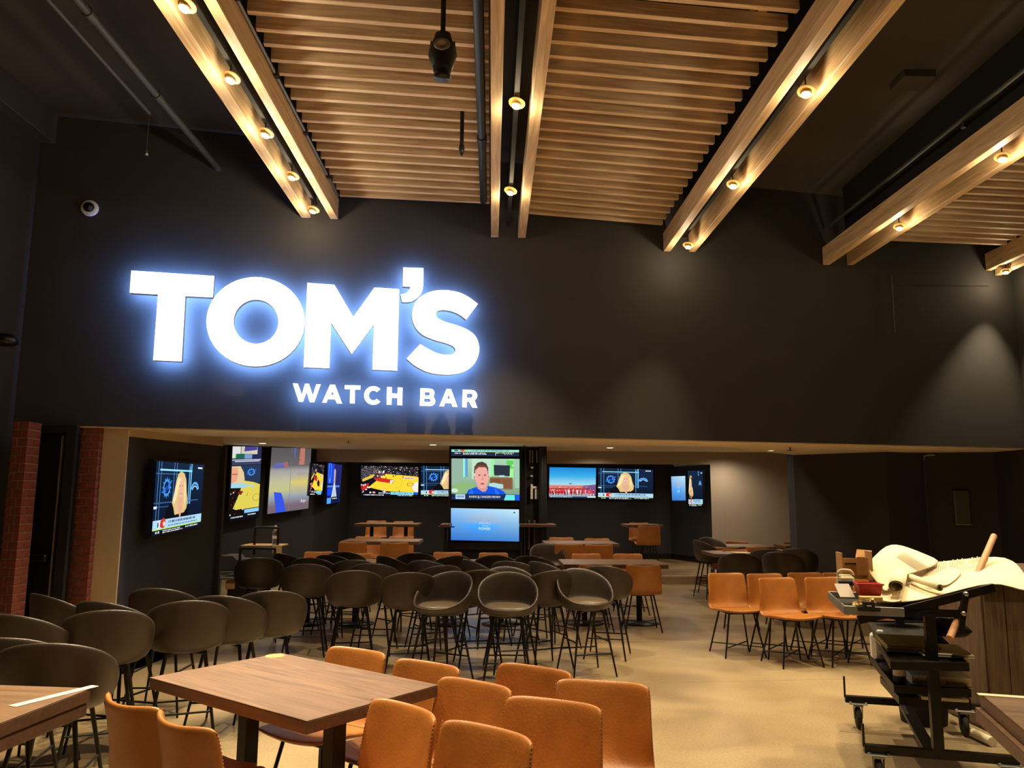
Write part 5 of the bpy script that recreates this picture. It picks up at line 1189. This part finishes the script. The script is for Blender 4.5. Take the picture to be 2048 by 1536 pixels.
o = item('cardboard_tray', 1704, 1158, .5, 'upright tan cardboard flap box behind the cream machine', 'box', .15)
MB().box(-.09, .09, 0, .006, 0, .13).build('back_flap', 'cardboard', o); MB().box(-.04, .04, -.003, .0, .09, .1).build('hand_slot', 'ink', o); MB().box(-.092, -.086, -.12, .0, 0, .17).build('side_flap', 'cardboard', o); MB().box(.086, .092, -.12, 0, 0, .18).build('side_flap', 'cardboard', o)
o = item('cardboard_carton', 1728, 1150, .5, 'small open tan carton beside the curled drawing', 'box', -.1)
tub(MB(), .04, .035, .042, .037, .11, .004).build('carton_body', 'cardboard', o); MB().add([(-.042, .037, .11), (.042, .037, .11), (.06, .07, .15), (-.03, .08, .155)], [(0, 1, 2, 3), (3, 2, 1, 0)]).build('open_flap', 'cardboard', o)
o = item('pale_panel', 1700, 1196, .08, 'flat pale panel leaning in the tray below the cream machine', 'panel', .1)
pp = MB().box(-.055, .03, 0, .15, 0, .006, .002).build('panel_sheet', 'grey_wall', o); pp.rotation_euler = (R(25), 0, 0)
o = item('wood_offcut', 1742, 1203, -.02, 'short yellow wood offcut in front of the red bin', 'block', .15)
MB().box(-.06, .06, -.02, .03, 0, .028, .003).build('block', 'pale_board', o)
for i in range(7):
    o = item('brass_fitting', 1708+i*6.5, 1214-i*1.2, -.06+random.uniform(-.02, .03), ['leftmost', 'second', 'third', 'middle', 'fifth', 'sixth', 'rightmost'][i]+' small brass fitting along the front edge of the tool tray', 'fitting', 0, 'brass fittings'); MB().lathe([(0, 0), (.012, 0), (.014, .008), (.01, .012), (.01, .022), (.013, .026), (0, .028)], 10).build('fitting_body', 'lamp_brass', o)
    o.rotation_euler = (R(random.uniform(-40, 40)), R(random.uniform(-40, 40)), i)
o = item('black_clip', 1738, 1216, -.09, 'black bracket with a small white mark at the tray front', 'bracket'); MB().box(-.03, .03, -.01, .02, -.01, .035, .003).box(-.06, .06, 0, .015, -.02, .005, .002).build('clip_body', 'matt_black', o); MB().box(-.012, .012, -.013, -.0105, .01, .016).build('white_mark', 'white_plastic', o)
# dowel
a = cw(1988, 1072, .72); b = cw(1899, 1277, -.12)
o = MB().tube([a-b, (0, 0, 0)], .019, 14).build('wooden_dowel', 'dowel'); o.location = b; tag(o, 'long round wooden dowel slanting through the cart frame', 'dowel')
# items on shelves
def witem(name, u, v, z, lab, cat, rz=0): p = TOPW @ cl(u, v, z); return root(name, p, cr+rz, lab, cat, 'things on the cart shelves')
o = witem('yellow_folder', 1822, 1300, .695, 'pile of yellow folders on the upper shelf', 'folder', -.02)
for i in range(4): MB().box(-.15+i*.004, .16-i*.003, -.10+i*.01, .34, .0+i*.009, .006+i*.009, .001).build('folder_sheet', 'yellow_folder' if i % 2 else 'paper', o)
o = witem('navy_bag', 1800, 1236, .74, 'dark navy cloth bag on the upper shelf', 'bag'); bb = MB().lathe([(0, 0), (.12, 0), (.15, .03), (.13, .08), (.08, .12), (0, .125)], 20).build('bag_body', 'navy_cloth', o); bb.scale = (1, .8, 1); MB().tube(catmull([(-.08, 0, .1), (-.06, -.03, .16), (.02, -.03, .17), (.07, 0, .1)], 5, False), .008).build('bag_strap', 'navy_cloth', o)
o = witem('dark_cloth', 1895, 1268, .72, 'rumpled black cloth on the right of the upper shelf', 'cloth'); bb = MB().lathe([(0, 0), (.11, 0), (.14, .03), (.11, .06), (.05, .1), (0, .1)], 16).build('cloth_heap', 'matt_black', o); bb.scale = (1, 1.2, 1)
o = witem('plan_bundle', 1905, 1312, .70, 'bundle of greenish plans at the right front of the upper shelf', 'paper')
for i in range(3): MB().box(-.16+i*.01, .1, -.05, .3, i*.006, i*.006+.004, .001).build('plan_sheet', 'paper_mark' if i % 2 else 'paper', o)
o = witem('ring_binder', 1875, 1362, .505, 'thick white binder with handwriting on its spine', 'binder', 0)
MB().box(-.16, .15, -.12, .42, 0, .045, .004).build('pages', 'paper', o); MB().box(-.165, .155, -.125, .43, .045, .05, .001).box(-.165, .155, -.125, .43, -.004, 0, .001).build('cover', 'white_plastic', o)
vs, fs = text_mesh('Gordon Br   & Hixson'); xa = max(p[0] for p in vs)
MB().add([(-.15+p[0]/xa*.28, -.128, .01+p[1]*.028) for p in vs], fs).build('handwriting', 'ink', o)
o = witem('dark_bottle', 1800, 1368, .50, 'dark brown bottle lying at the front left of the middle shelf', 'bottle'); bb = MB().lathe([(0, 0), (.034, 0), (.036, .02), (.034, .13), (.02, .16), (.018, .2), (0, .2)], 16).build('bottle_body', 'matt_black', o); MB().lathe([(.0365, .05), (.0365, .1)], 16).build('bottle_label', 'grey_wall', o)
o = witem('white_jug', 1763, 1322, .50, 'white plastic jug at the back left of the middle shelf', 'jug'); MB().box(-.06, .06, -.05, .06, 0, .19, .025).build('jug_body', 'white_plastic', o); MB().lathe([(0, .2), (.02, .2), (.022, .185), (.022, .18)], 12).build('jug_cap', 'white_plastic', o)
o = witem('coiled_cable', 1782, 1338, .51, 'black and blue coiled cable beside the white jug', 'cable'); MB().tube([(.055*math.cos(i*.5), .05*math.sin(i*.5), .008+.0035*i) for i in range(40)], .009, 6).build('cable_coil', 'navy_cloth', o)
o = witem('flat_carton', 1885, 1396, .405, 'flat pale carton on the lowest shelf', 'box'); MB().box(-.13, .12, -.08, .25, 0, .02, .003).build('carton_body', 'paper', o)
# bucket with tube behind, stool base, white tube by the table
P = atz(1848, 1444, 0); t = root('floor_bucket', P, 0, 'black bucket holding a white tube beneath the cart', 'bucket'); MB().lathe([(0, 0), (.15, 0), (.17, .22), (.175, .22), (.16, .215), (.14, .02), (0, .02)], 24).build('bucket_body', 'matt_black', t); MB().tube([(-.08, 0, .1), (-.0, .06, .36)], .022).build('tube', 'paper', t)
a = atz(1940, 1463, .03); b = atz(1985, 1484, .03); o = MB().tube([(0, 0, 0), b-a], .03, 14).build('paper_tube', 'paper'); o.location = a; tag(o, 'short cream tube on the floor beside the bottom right table', 'tube')
